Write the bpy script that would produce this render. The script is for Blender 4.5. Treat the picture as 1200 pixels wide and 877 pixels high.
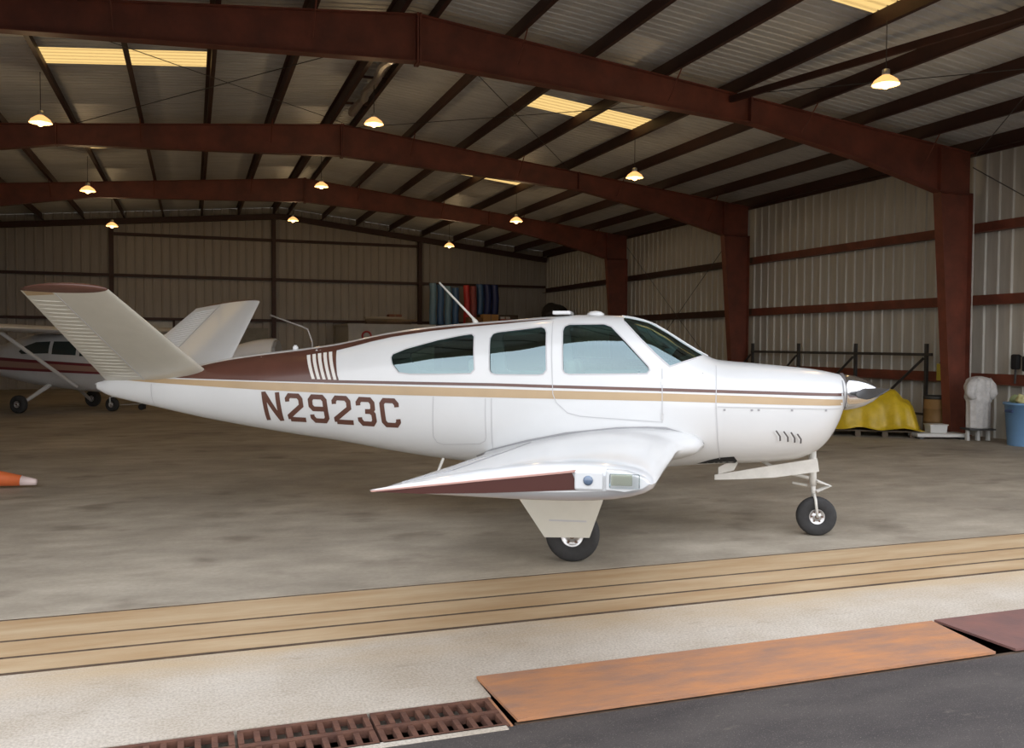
import bpy, bmesh, math, random
from mathutils import Vector, Matrix
from math import radians, sin, cos, pi, atan, sqrt
random.seed(7)
SC = bpy.context.scene
COL = SC.collection
for o in list(bpy.data.objects): bpy.data.objects.remove(o)

# ------------------------------------------------------------------ camera, sky, sun, exposure
F_PX = 1060.0
CAM_H = 1.75
YAW, PITCH, ROLL = radians(19.5), atan(35.5/1060), .006
fw = Vector((sin(YAW)*cos(PITCH), cos(YAW)*cos(PITCH), -sin(PITCH)))
rt0 = Vector((cos(YAW), -sin(YAW), 0)); up0 = rt0.cross(fw)
rt = rt0*cos(ROLL)+up0*sin(ROLL); up = rt.cross(fw)
cd = bpy.data.cameras.new('camera'); cam = bpy.data.objects.new('camera', cd); COL.objects.link(cam)
cam.matrix_world = Matrix(((rt.x, up.x, -fw.x, 0), (rt.y, up.y, -fw.y, 0), (rt.z, up.z, -fw.z, CAM_H), (0, 0, 0, 1)))
cd.sensor_fit = 'HORIZONTAL'; cd.sensor_width = 36; cd.lens = 36*F_PX/1200; cd.clip_end = 500
SC.camera = cam
SC.view_settings.view_transform = 'Standard'; SC.view_settings.look = 'None'
SC.view_settings.gamma = 1; SC.view_settings.exposure = 0.68
wd = bpy.data.worlds.new('sky'); SC.world = wd; wd.use_nodes = True
nt = wd.node_tree; nt.nodes.clear()
wo = nt.nodes.new('ShaderNodeOutputWorld'); bg = nt.nodes.new('ShaderNodeBackground')
tc = nt.nodes.new('ShaderNodeTexCoord'); sx = nt.nodes.new('ShaderNodeSeparateXYZ'); cr = nt.nodes.new('ShaderNodeValToRGB')
nz = nt.nodes.new('ShaderNodeTexNoise'); nz.inputs['Scale'].default_value = 2.2; nz.inputs['Detail'].default_value = 5
mx = nt.nodes.new('ShaderNodeMixRGB'); mx.blend_type = 'MULTIPLY'; mx.inputs[0].default_value = .35
nt.links.new(tc.outputs['Generated'], sx.inputs[0]); nt.links.new(sx.outputs['Z'], cr.inputs[0])
e = cr.color_ramp.elements
e[0].position = 0.0; e[0].color = (.98, .97, .98, 1); e[1].position = .9; e[1].color = (.76, .82, .95, 1)
nt.links.new(tc.outputs['Generated'], nz.inputs['Vector'])
nt.links.new(cr.outputs[0], mx.inputs[1]); nt.links.new(nz.outputs['Fac'], mx.inputs[2])
nt.links.new(mx.outputs[0], bg.inputs[0]); bg.inputs[1].default_value = 1.75
nt.links.new(bg.outputs[0], wo.inputs[0])
sd = bpy.data.lights.new('sun', 'SUN'); sd.energy = .5; sd.angle = radians(100); sd.color = (1, .95, .86)
sun = bpy.data.objects.new('sun', sd); COL.objects.link(sun)
sun.rotation_euler = (radians(40), 0, radians(-10))

# ------------------------------------------------------------------ materials
MATS = {}
def mat(name, col, rough=.5, metal=0, var=0, scale=3, col2=None, bump=0, bscale=40, coords='Object', stretch=(1, 1, 1), coat=0, trans=0, alpha=1, emit=None, detail=6):
    if name in MATS: return MATS[name]
    m = bpy.data.materials.new(name); m.use_nodes = True; n = m.node_tree; b = n.nodes['Principled BSDF']
    b.inputs['Base Color'].default_value = (*col, 1); b.inputs['Roughness'].default_value = rough; b.inputs['Metallic'].default_value = metal
    b.inputs['Coat Weight'].default_value = coat; b.inputs['Coat Roughness'].default_value = .08
    b.inputs['Transmission Weight'].default_value = trans; b.inputs['Alpha'].default_value = alpha
    if emit: b.inputs['Emission Color'].default_value = (*emit[0], 1); b.inputs['Emission Strength'].default_value = emit[1]
    t = n.nodes.new('ShaderNodeTexCoord'); mp = n.nodes.new('ShaderNodeMapping'); mp.inputs['Scale'].default_value = stretch
    n.links.new(t.outputs[coords], mp.inputs[0])
    if var or col2:
        z = n.nodes.new('ShaderNodeTexNoise'); z.inputs['Scale'].default_value = scale; z.inputs['Detail'].default_value = detail
        z.inputs['Roughness'].default_value = .62
        n.links.new(mp.outputs[0], z.inputs['Vector'])
        r = n.nodes.new('ShaderNodeValToRGB'); r.color_ramp.elements[0].position = .33; r.color_ramp.elements[1].position = .68
        c2 = col2 or tuple(c*(1-var) for c in col)
        r.color_ramp.elements[0].color = (*c2, 1); r.color_ramp.elements[1].color = (*col, 1)
        n.links.new(z.outputs['Fac'], r.inputs[0]); n.links.new(r.outputs[0], b.inputs['Base Color'])
    if bump:
        z2 = n.nodes.new('ShaderNodeTexNoise'); z2.inputs['Scale'].default_value = bscale; z2.inputs['Detail'].default_value = 4
        bp = n.nodes.new('ShaderNodeBump'); bp.inputs['Strength'].default_value = bump; bp.inputs['Distance'].default_value = .01
        n.links.new(mp.outputs[0], z2.inputs['Vector']); n.links.new(z2.outputs['Fac'], bp.inputs['Height']); n.links.new(bp.outputs[0], b.inputs['Normal'])
    MATS[name] = m
    return m

def floor_mat():
    m = bpy.data.materials.new('stained_concrete'); m.use_nodes = True; n = m.node_tree; b = n.nodes['Principled BSDF']
    tc = n.nodes.new('ShaderNodeTexCoord')
    def noise(s, st, d=8, r=.6):
        mp = n.nodes.new('ShaderNodeMapping'); mp.inputs['Scale'].default_value = st; mp.inputs['Rotation'].default_value = (0, 0, .35)
        n.links.new(tc.outputs['Object'], mp.inputs[0]); z = n.nodes.new('ShaderNodeTexNoise'); z.inputs['Scale'].default_value = s
        z.inputs['Detail'].default_value = d; z.inputs['Roughness'].default_value = r; n.links.new(mp.outputs[0], z.inputs['Vector']); return z
    def ramp(z, a, b_, ca, cb):
        r = n.nodes.new('ShaderNodeValToRGB'); e = r.color_ramp.elements; e[0].position = a; e[1].position = b_; e[0].color = (*ca, 1); e[1].color = (*cb, 1)
        n.links.new(z.outputs['Fac'], r.inputs[0]); return r
    def mix(a, b_, f, mode='MULTIPLY'):
        x = n.nodes.new('ShaderNodeMixRGB'); x.blend_type = mode; x.inputs[0].default_value = f; n.links.new(a.outputs[0], x.inputs[1]); n.links.new(b_.outputs[0], x.inputs[2]); return x
    base = ramp(noise(.55, (1, 1, 1)), .3, .72, (.31, .268, .21), (.56, .495, .395))
    mid = ramp(noise(2.2, (.7, 1.6, 1)), .35, .65, (.72, .71, .7), (1, 1, 1))
    stain = ramp(noise(1.3, (1, 1.4, 1), 3, .5), .27, .42, (.55, .52, .5), (1, 1, 1))
    fine = ramp(noise(26, (1, 1, 1), 4), .35, .7, (.86, .86, .86), (1, 1, 1))
    c = mix(mix(mix(base, mid, .9), stain, .8), fine, .8)
    n.links.new(c.outputs[0], b.inputs['Base Color'])
    rr = n.nodes.new('ShaderNodeMapRange'); rr.inputs['To Min'].default_value = .42; rr.inputs['To Max'].default_value = .75
    n.links.new(mid.outputs[0], rr.inputs[0]); n.links.new(rr.outputs[0], b.inputs['Roughness'])
    bz = noise(60, (1, 1, 1), 3); bp = n.nodes.new('ShaderNodeBump'); bp.inputs['Strength'].default_value = .15; bp.inputs['Distance'].default_value = .01
    n.links.new(bz.outputs['Fac'], bp.inputs['Height']); n.links.new(bp.outputs[0], b.inputs['Normal'])
    MATS['floor'] = m; return m

def glass_mat(name, tint, refl=.12, dens=.55):
    """tinted aircraft plastic: see-through tint plus a fresnel mirror"""
    m = bpy.data.materials.new(name); m.use_nodes = True; n = m.node_tree; n.nodes.clear()
    o = n.nodes.new('ShaderNodeOutputMaterial'); tr = n.nodes.new('ShaderNodeBsdfTransparent'); gl = n.nodes.new('ShaderNodeBsdfGlossy')
    tr.inputs[0].default_value = (*tint, 1); gl.inputs['Roughness'].default_value = .03; gl.inputs[0].default_value = (.62, .80, .84, 1)
    fr = n.nodes.new('ShaderNodeFresnel'); fr.inputs[0].default_value = 1.5
    ad = n.nodes.new('ShaderNodeMath'); ad.operation = 'ADD'; ad.inputs[1].default_value = refl; ad.use_clamp = True
    mxs = n.nodes.new('ShaderNodeMixShader'); n.links.new(fr.outputs[0], ad.inputs[0]); n.links.new(ad.outputs[0], mxs.inputs[0])
    n.links.new(tr.outputs[0], mxs.inputs[1]); n.links.new(gl.outputs[0], mxs.inputs[2]); n.links.new(mxs.outputs[0], o.inputs[0])
    MATS[name] = m; return m

def skylight_mat():
    m = bpy.data.materials.new('yellowed_translucent_panel'); m.use_nodes = True; n = m.node_tree; n.nodes.clear()
    o = n.nodes.new('ShaderNodeOutputMaterial'); tl = n.nodes.new('ShaderNodeBsdfTranslucent'); tl.inputs[0].default_value = (.52, .335, .115, 1)
    n.links.new(tl.outputs[0], o.inputs[0]); MATS['skylight'] = m; return m

def ramp_node(n, src, a, b_, ca, cb):
    r = n.nodes.new('ShaderNodeValToRGB'); e = r.color_ramp.elements; e[0].position = a; e[1].position = b_; e[0].color = (*ca, 1); e[1].color = (*cb, 1)
    n.links.new(src, r.inputs[0]); return r.outputs[0]
def noise_node(n, co, s, d=6, st=(1, 1, 1), rgh=.6):
    mp = n.nodes.new('ShaderNodeMapping'); mp.inputs['Scale'].default_value = st; n.links.new(co, mp.inputs[0])
    z = n.nodes.new('ShaderNodeTexNoise'); z.inputs['Scale'].default_value = s; z.inputs['Detail'].default_value = d; z.inputs['Roughness'].default_value = rgh
    n.links.new(mp.outputs[0], z.inputs['Vector']); return z.outputs['Fac']
def mix_node(n, a, b_, f, mode='MULTIPLY'):
    x = n.nodes.new('ShaderNodeMixRGB'); x.blend_type = mode
    if isinstance(f, (int, float)): x.inputs[0].default_value = f
    else: n.links.new(f, x.inputs[0])
    for i, c in ((1, a), (2, b_)):
        if isinstance(c, tuple): x.inputs[i].default_value = (*c, 1)
        else: n.links.new(c, x.inputs[i])
    return x.outputs[0]
def ground_mat(name, build, bump, bs):
    m = bpy.data.materials.new(name); m.use_nodes = True; n = m.node_tree; b = n.nodes['Principled BSDF']; b.inputs['Roughness'].default_value = .92
    co = n.nodes.new('ShaderNodeTexCoord').outputs['Object']
    n.links.new(build(n, co), b.inputs['Base Color'])
    bp = n.nodes.new('ShaderNodeBump'); bp.inputs['Strength'].default_value = bump; bp.inputs['Distance'].default_value = .01
    n.links.new(noise_node(n, co, bs, 3), bp.inputs['Height']); n.links.new(bp.outputs[0], b.inputs['Normal']); return m
def apron_mat():
    def f(n, co):
        big = ramp_node(n, noise_node(n, co, 1.6), .3, .7, (.50, .43, .34), (.64, .58, .50))
        spk = ramp_node(n, noise_node(n, co, 70, 3), .36, .62, (.66, .64, .62), (1.0, 1.0, 1.0))
        dk = ramp_node(n, noise_node(n, co, 4.5, 8, (.7, 1.5, 1), .7), .30, .42, (.70, .67, .64), (1, 1, 1))
        c = mix_node(n, mix_node(n, big, spk, .75), dk, .7)
        s = n.nodes.new('ShaderNodeSeparateXYZ'); n.links.new(co, s.inputs[0])
        mr = n.nodes.new('ShaderNodeMapRange'); mr.inputs['From Min'].default_value = 4.75; mr.inputs['From Max'].default_value = 5.35; n.links.new(s.outputs['Y'], mr.inputs[0])
        ad = n.nodes.new('ShaderNodeMath'); ad.operation = 'MULTIPLY'; n.links.new(mr.outputs[0], ad.inputs[0])
        n.links.new(ramp_node(n, noise_node(n, co, 1.2, 8, (.6, 2, 1)), .3, .62, (0, 0, 0), (1, 1, 1)), ad.inputs[1])
        return mix_node(n, c, (.52, .38, .22), ad.outputs[0], 'MIX')
    return ground_mat('pale_rough_concrete', f, .5, 90)
def asphalt_mat():
    def f(n, co):
        a = ramp_node(n, noise_node(n, co, 2.2, 8, (.6, 1.6, 1)), .32, .70, (.048, .040, .039), (.088, .075, .068))
        g = ramp_node(n, noise_node(n, co, 150, 2), .60, .72, (0, 0, 0), (1, 1, 1))
        p = ramp_node(n, noise_node(n, co, 5, 9, (.5, 2, 1), .75), .60, .70, (0, 0, 0), (.75, .75, .75))
        return mix_node(n, mix_node(n, a, (.19, .17, .14), g, 'MIX'), (.20, .17, .13), p, 'MIX')
    return ground_mat('asphalt', f, .7, 170)

M = dict(
 floor=floor_mat(),
 apron=apron_mat(),
 rusty_concrete=mat('rust_stained_concrete', (.40, .255, .125), .85, col2=(.52, .39, .24), scale=2.5, bump=.3, bscale=70, stretch=(.35, 2, 1)),
 rail=mat('brown_worn_steel_rail', (.05, .032, .02), .8, col2=(.12, .075, .045), scale=9),
 asphalt=asphalt_mat(),
 rust_plate=mat('orange_rust_plate', (.50, .22, .09), .8, col2=(.30, .17, .115), scale=5, bump=.5, bscale=60, stretch=(.5, 1.6, 1), detail=9),
 rust_plate2=mat('plum_rust_plate', (.22, .10, .08), .75, col2=(.16, .085, .075), scale=4, bump=.3),
 grate=mat('rusty_cast_iron', (.085, .036, .024), .85, col2=(.16, .07, .042), scale=14, bump=.5),
 trench=mat('dark_drain_trench', (.06, .04, .03), .95),
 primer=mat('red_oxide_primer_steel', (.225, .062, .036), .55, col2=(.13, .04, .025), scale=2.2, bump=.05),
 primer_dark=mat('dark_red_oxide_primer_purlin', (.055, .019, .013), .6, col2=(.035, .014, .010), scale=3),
 roof=mat('bare_galvalume_roof_sheet', (.66, .67, .66), .5, var=.18, scale=1.2, metal=.05, stretch=(1, 3, 1)),
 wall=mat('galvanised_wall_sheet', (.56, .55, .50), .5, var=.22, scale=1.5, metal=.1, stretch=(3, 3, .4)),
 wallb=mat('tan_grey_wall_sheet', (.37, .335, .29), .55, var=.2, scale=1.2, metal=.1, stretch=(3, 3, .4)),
 cream=mat('aged_cream_aircraft_enamel', (.66, .64, .56), .35, var=.06, scale=6, coat=.4),
 white=mat('white_aircraft_enamel', (.70, .71, .71), .28, var=.05, scale=1.4, coat=.5),
 brown=mat('brown_aircraft_stripe', (.115, .045, .03), .32, var=.2, scale=3, coat=.4),
 brown_dark=mat('dark_brown_wing_tip_paint', (.075, .022, .016), .3, coat=.4),
 tan=mat('tan_aircraft_stripe', (.48, .34, .19), .35, var=.1, coat=.3),
 line=mat('grey_panel_gap', (.33, .33, .34), .6), dark=mat('dark_gap', (.10, .09, .09), .7), hair=mat('pale_panel_gap', (.52, .52, .53), .6),
 black=mat('matt_black', (.012, .012, .013), .8), tyre=mat('worn_tyre_rubber', (.035, .034, .034), .8, var=.3, scale=20),
 alu=mat('brushed_aluminium', (.72, .72, .72), .35, .9, var=.2, scale=30), chrome=mat('polished_spinner', (.85, .86, .88), .15, 1),
 prop=mat('grey_black_propeller_paint', (.055, .055, .055), .6), gear=mat('white_gear_enamel', (.62, .60, .55), .4, var=.15, scale=10),
 seat=mat('tan_seat_fabric', (.42, .37, .30), .8), inside=mat('grey_cabin_lining', (.24, .26, .26), .8),
 glass=glass_mat('teal_tinted_window', (.45, .62, .60), .20), clear=glass_mat('clear_lamp_cover', (.97, .97, .97), -.03),
 lens_blue=mat('blue_grey_lens', (.12, .17, .25), .15, coat=1), lens_green=mat('pale_green_reflector', (.50, .51, .42), .25),
 steel=mat('dull_grey_steel', (.085, .085, .085), .5, .5, var=.3, scale=8), skylight=skylight_mat(),
)

# ------------------------------------------------------------------ mesh helpers
def mesh(name, verts, faces, m=None, parent=None, smooth=False, loc=None):
    me = bpy.data.meshes.new(name); me.from_pydata([tuple(v) for v in verts], [], faces)
    bm = bmesh.new(); bm.from_mesh(me); bmesh.ops.recalc_face_normals(bm, faces=bm.faces); bm.to_mesh(me); bm.free()
    return link(name, me, m, parent, smooth, loc)
def link(name, me, m=None, parent=None, smooth=False, loc=None):
    me.update()
    if m is not None and not me.materials: me.materials.append(M[m] if isinstance(m, str) else m)
    if smooth: me.shade_smooth()
    o = bpy.data.objects.new(name, me); COL.objects.link(o)
    if parent: o.parent = parent
    if loc: o.location = loc
    return o
class B:
    """collects shapes in one bmesh"""
    def __init__(s): s.bm = bmesh.new()
    def box(s, c, d, rot=None, taper=1):
        vs = []
        for z in (-1, 1):
            for x, y in ((-1, -1), (1, -1), (1, 1), (-1, 1)):
                k = taper if z > 0 else 1
                p = Vector((x*d[0]/2*k, y*d[1]/2*k, z*d[2]/2))
                if rot: p = rot @ p
                vs.append(s.bm.verts.new(p+Vector(c)))
        for f in ((3, 2, 1, 0), (4, 5, 6, 7), (0, 1, 5, 4), (1, 2, 6, 5), (2, 3, 7, 6), (3, 0, 4, 7)): s.bm.faces.new([vs[i] for i in f])
        return s
    def bevel(s, w, seg=2):
        bmesh.ops.bevel(s.bm, geom=list(s.bm.edges), offset=w, segments=seg, affect='EDGES', profile=.5); return s
    def tube(s, pts, r, n=8, cap=True):
        pts = [Vector(p) for p in pts]; rs = r if isinstance(r, (list, tuple)) else [r]*len(pts); rings = []
        pn = None
        for i, p in enumerate(pts):
            d = (pts[min(i+1, len(pts)-1)]-pts[max(i-1, 0)]).normalized()
            if pn is None: a = d.orthogonal().normalized()
            else: a = (pn-d*pn.dot(d)).normalized()
            pn = a; b = d.cross(a)
            rings.append([s.bm.verts.new(p+(a*cos(2*pi*k/n)+b*sin(2*pi*k/n))*rs[i]) for k in range(n)])
        for A, C in zip(rings, rings[1:]):
            for k in range(n): s.bm.faces.new((A[k], A[(k+1) % n], C[(k+1) % n], C[k]))
        if cap: s.bm.faces.new(rings[0][::-1]); s.bm.faces.new(rings[-1])
        return s
    def lathe(s, prof, c=(0, 0, 0), axis='Z', n=24, cap=True):
        rings = []
        for r, h in prof:
            ring = []
            for k in range(n):
                a = 2*pi*k/n
                p = {'Z': (r*cos(a), r*sin(a), h), 'Y': (r*cos(a), h, r*sin(a)), 'X': (h, r*cos(a), r*sin(a))}[axis]
                ring.append(s.bm.verts.new(Vector(p)+Vector(c)))
            rings.append(ring)
        for A, C in zip(rings, rings[1:]):
            for k in range(n): s.bm.faces.new((A[k], A[(k+1) % n], C[(k+1) % n], C[k]))
        if cap: s.bm.faces.new(rings[0][::-1]); s.bm.faces.new(rings[-1])
        return s
    def prism(s, poly, a, b, plane='xz'):
        """poly extruded from a to b along the third axis"""
        f = {'xz': lambda p, t: (p[0], t, p[1]), 'xy': lambda p, t: (p[0], p[1], t), 'yz': lambda p, t: (t, p[0], p[1])}[plane]
        A = [s.bm.verts.new(f(p, a)) for p in poly]; C = [s.bm.verts.new(f(p, b)) for p in poly]; n = len(poly)
        s.bm.faces.new(A[::-1]); s.bm.faces.new(C)
        for k in range(n): s.bm.faces.new((A[k], A[(k+1) % n], C[(k+1) % n], C[k]))
        return s
    def out(s, name, m, parent=None, smooth=False, loc=None):
        bmesh.ops.recalc_face_normals(s.bm, faces=s.bm.faces)
        me = bpy.data.meshes.new(name); s.bm.to_mesh(me); s.bm.free()
        return link(name, me, m, parent, smooth, loc)
def tag(o, label=None, cat=None, group=None, kind=None):
    if label: o['label'] = label
    if cat: o['category'] = cat
    if group: o['group'] = group
    if kind: o['kind'] = kind
    return o
def empty(name, loc=(0, 0, 0), rz=0, **k):
    o = bpy.data.objects.new(name, None); COL.objects.link(o); o.location = loc; o.rotation_euler = (0, 0, rz); o.empty_display_size = .2
    return tag(o, **k)
def struct(o, label=None): o['kind'] = 'structure'; return tag(o, label)
def dup(o, parent=None):
    c = o.copy(); COL.objects.link(c); c.parent = parent
    for ch in [x for x in bpy.data.objects if x.parent == o]: dup(ch, c)
    return c
def V(*a): return Vector(a)
def autosmooth(o, ang=35):
    me = o.data; bm = bmesh.new(); bm.from_mesh(me)
    for f in bm.faces: f.smooth = True
    for e in bm.edges:
        if len(e.link_faces) == 2 and e.calc_face_angle(0) > radians(ang): e.smooth = False
    bm.to_mesh(me); bm.free(); return o
# ------------------------------------------------------------------ the hangar shell
RX = 3.3; XL, XR = -7.9, 14.5; YF, YB = 5.75, 36.6
PD = .25
FRAMES = [13.75, 21.2, 28.5]
def raf(x):        # top of the rafters
    return 6.78-.1165*(x-RX) if x > RX else 6.78-.082*(RX-x)
PURL = [3.6, 4.9, 6.25, 7.6, 8.95, 10.3, 11.65, 13.0, 14.3]
PURLINS = PURL+[2*RX-x for x in PURL]
# floor
fl = B().box(((XL+XR)/2, (6.36+YB)/2, -.1), (XR-XL, YB-6.36, .2)).out('floor', 'floor'); struct(fl, 'stained beige concrete hangar floor')
ap = B().box((2, 4.96-.08, -.1), (60, 1.12-.24, .2)).out('apron_floor', 'apron'); struct(ap, 'pale rough concrete strip outside the door tracks')
ap.location.z = 0
tr = struct(empty('door_track', (0, 0, 0)), 'rust-stained sliding door track set in the concrete')
for y0, y1 in ((5.32, 5.57), (5.605, 5.88), (5.915, 6.33)):
    B().box((2, (y0+y1)/2, -.1), (60, y1-y0, .196)).out('track_bed', 'rusty_concrete', tr)
for y in (5.5875, 5.8975, 6.3475):
    B().box((2, y, -.093), (60, .036, .18)).out('rail', 'rail', tr)
B().box((2, 5.302, -.0935), (60, .035, .19)).out('rail', 'rail', tr)
# small lips so that the rails read as grooves
asph = B().box((0, 3.86-60, -.1), (240, 120, .19)).out('asphalt_ground', 'asphalt'); struct(asph, 'dark asphalt in front of the drain')
asph.location.z = 0
sidegr = [B().box((XR+50, 60, -.12), (100, 107.5, .2)).out('ground', 'asphalt'), B().box((XL-50, 60, -.12), (100, 107.5, .2)).out('ground', 'asphalt')]
for g in sidegr: struct(g)
# drain: trench, concrete lip, grates, cover plates
trench = struct(empty('drain_trench', (0, 4.1, 0)), 'long floor drain along the asphalt edge')
B().box((0, .0, -.3), (60, .66, .1)).out('trench_bottom', 'trench', trench)
B().box((0, .39, -.17), (60, .1, .3)).out('trench_wall', 'trench', trench)
B().box((0, -.29, -.17), (60, .1, .3)).out('trench_wall', 'trench', trench)
B().box((-14.33, .225, -.05), (31.44, .23, .1)).out('concrete_lip', 'apron', trench)
B().box((-14.35, -.252, -.045), (31.4, .045, .09)).out('concrete_lip', 'apron', trench)
B().box((15.4, -.232, -.052), (28.0, .05, .09)).out('rusty_edge', 'rail', trench)
def grate_mesh():
    L, W = .585, .335; b = B()
    b.box((0, W/2-.012, 0), (L, .024, .035)).box((0, -W/2+.012, 0), (L, .024, .035)).box((0, 0, 0), (L, .03, .035))
    n = 9
    for i in range(n):
        x = -L/2+.012+(L-.024)*i/(n-1)
        for y in (-.0825, .0825): b.box((x, y, 0), (.026, .115, .033))
    return b
g0 = grate_mesh().out('drain_grate', 'grate')
gl = {0: 'rusty cast iron drain grate next to the big orange plate', 1: 'second rusty drain grate from the orange plate', 2: 'third rusty drain grate from the orange plate', 3: 'fourth drain grate from the plate, cut by the picture bottom'}
for i in range(4):
    g = g0 if i == 0 else g0.copy()
    if i: COL.objects.link(g)
    g.location = (1.075-.6*i, 4.03, -.0175); tag(g, gl[i], 'drain grate', 'drain grates along the asphalt')
fr = B().box((1.375, 4.03, -.02), (.012, .35, .04)).out('grate_divider', 'rust_plate', trench); fr.location = (0, -4.1, 0)
def plate(x0, x1, y0, y1, m, label, skew=0):
    b = B().prism([(x0, y1), (x0+.02, y0), (x1+skew, y0), (x1, y1)], .002, .016, 'xy')
    o = b.out('cover_plate', m); o.location = (0, 0, 0); tag(o, label, 'metal plate', 'steel plates covering the drain')
    return o
plate(1.39, 4.40, 3.875, 4.45, 'rust_plate', 'long orange rusty steel plate over the drain', -.1)
plate(4.43, 7.5, 3.875, 4.46, 'rust_plate2', 'plum brown steel plate at the right end of the orange one', -.02)

# corrugated sheet: profile along a, straight along b
def profile(w, ribs=3, h=.03):
    p = w/ribs; out = [(0, 0)]
    for i in range(ribs):
        a = i*p
        out += [(a+p*.38, 0), (a+p*.45, h), (a+p*.58, h), (a+p*.65, 0)]
    out.append((w, 0)); return out
PW = .915
wr = struct(empty('wall_right', (XR, YF, 0)), 'ribbed galvanised wall on the right')
pm = None
prof = profile(PW)
me = bpy.data.meshes.new('wall_panel')
vs = []; fs = []
for i, (a, h) in enumerate(prof): vs += [(-h, a, 0), (-h, a, raf(XR)+PD)]
for i in range(len(prof)-1): fs.append((2*i, 2*i+1, 2*i+3, 2*i+2))
me.from_pydata(vs, [], fs)
for i in range(34): link('wall_panel', me, 'wall', wr, loc=(0, i*PW, 0))
wl = struct(empty('wall_left', (XL, YF, 0)))
me2 = bpy.data.meshes.new('wall_panel')
me2.from_pydata([(0, 0, 0), (0, 30.9, 0), (0, 30.9, raf(XL)+PD), (0, 0, raf(XL)+PD)], [], [(0, 1, 2, 3)])
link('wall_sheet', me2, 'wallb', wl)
wb = struct(empty('wall_back', (XL, YB, 0)), 'dim tan ribbed wall at the far end')
for i in range(25):
    x0 = i*PW; vs = []; fs = []
    if x0 > XR-XL: break
    for j, (a, h) in enumerate(profile(PW)):
        x = min(x0+a, XR-XL); vs += [(x-x0, -h, 0), (x-x0, -h, raf(XL+x)+PD)]
        if j: fs.append((2*j-2, 2*j-1, 2*j+1, 2*j))
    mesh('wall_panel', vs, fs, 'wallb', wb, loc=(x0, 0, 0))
# header above the open door
wf = struct(empty('wall_front', (0, YF, 0)))
pts = [(XL, 5.0), (XR, 5.0), (XR, raf(XR)+PD), (RX, raf(RX)+PD), (XL, raf(XL)+PD)]
B().prism(pts, 0, .08).out('door_header', 'wall', wf)

# roof: sheets run down the slope, skylights let into them
ce = struct(empty('ceiling', (0, 0, 0)), 'ribbed metal roof on dark red purlins')
SKY = {}
def sheet(x0, x1, y, m, name, parent, h=.024):
    vs = []; fs = []
    for j, (a, hh) in enumerate(profile(PW, 5, h)):
        for x in (x0, x1): vs.append((x, y+a, raf(x)+PD+hh))
        if j: fs.append((2*j-2, 2*j-1, 2*j+1, 2*j))
    return mesh(name, vs, fs, m, parent)
sky_rows = set()
y = YF; k = 0; rows = []
while y < YB:
    rows.append(y); y += PW
def nearest(t): return min(range(len(rows)), key=lambda i: abs(rows[i]+PW/2-t))
for t in (10.1, 17.35, 24.7, 32.0): sky_rows.add(nearest(t))
xa, xb = PURLINS.index(6.25), PURLINS.index(8.95)
for i, y in enumerate(rows):
    if i in sky_rows:
        for x0, x1 in ((RX, 6.25), (8.95, XR+.1)): sheet(x0, x1, y, 'roof', 'roof_panel', ce)
        for x0, x1 in ((XL-.1, 2*RX-8.95), (2*RX-6.25, RX)): sheet(x0, x1, y, 'roof', 'roof_panel', ce)
        for x0, x1 in ((6.25, 8.95), (2*RX-8.95, 2*RX-6.25)):
            tag(sheet(x0, x1, y, 'skylight', 'skylight', ce), 'glowing yellow translucent skylight panel')
    else:
        sheet(RX, XR+.1, y, 'roof', 'roof_panel', ce); sheet(XL-.1, RX, y, 'roof', 'roof_panel', ce)
bays = [YF+.1]+FRAMES+[YB-.1]
for x in PURLINS:
    for y0, y1 in zip(bays, bays[1:]):
        z = raf(x); s = 1 if x > RX else -1
        # zed section: web with two lips
        p = [(-.07, 0), (.004, 0), (.004, .24), (.07, .24), (.07, .248), (-.004, .248), (-.004, .008), (-.07, .008)]
        p = [(a, b) for a, b in p]
        if s < 0: p = [(-a, b) for a, b in p][::-1]
        vs = [(a, 0, b) for a, b in p]+[(a, y1-y0, b) for a, b in p]; n = 8
        fs = [tuple(range(n))[::-1], tuple(range(n, 2*n))]+[(q, (q+1) % n, n+(q+1) % n, n+q) for q in range(n)]
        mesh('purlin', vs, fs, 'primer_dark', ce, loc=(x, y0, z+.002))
# frames: tapered I-section columns and rafters
def isect(path_out, path_in, y, w=.2, tw=.012, tf=.016):
    """web plate between two polylines (x, z) plus flanges along both"""
    b = B(); n = len(path_out)
    A = [b.bm.verts.new((p[0], y-tw/2, p[1])) for p in path_out]+[b.bm.verts.new((p[0], y-tw/2, p[1])) for p in path_in]
    C = [b.bm.verts.new((p[0], y+tw/2, p[1])) for p in path_out]+[b.bm.verts.new((p[0], y+tw/2, p[1])) for p in path_in]
    for i in range(n-1):
        for Q in (A, C): b.bm.faces.new((Q[i], Q[i+1], Q[n+i+1], Q[n+i]))
    for path in (path_out, path_in):
        R = []
        other = path_in if path is path_out else path_out
        for i, p in enumerate(path):
            d = Vector(other[i])-Vector(p); d.normalize(); q = (p[0]+d.x*tf, p[1]+d.y*tf)
            R.append([b.bm.verts.new(t) for t in ((p[0], y-w/2, p[1]), (p[0], y+w/2, p[1]), (q[0], y+w/2, q[1]), (q[0], y-w/2, q[1]))])
        for E, G in zip(R, R[1:]):
            for k in range(4): b.bm.faces.new((E[k], E[(k+1) % 4], G[(k+1) % 4], G[k]))
        b.bm.faces.new(R[0]); b.bm.faces.new(R[-1][::-1])
    return b
flab = ['nearest red primer steel portal frame carrying the roof', 'second red steel portal frame from the front', 'third and farthest red steel portal frame, dim']
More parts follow.
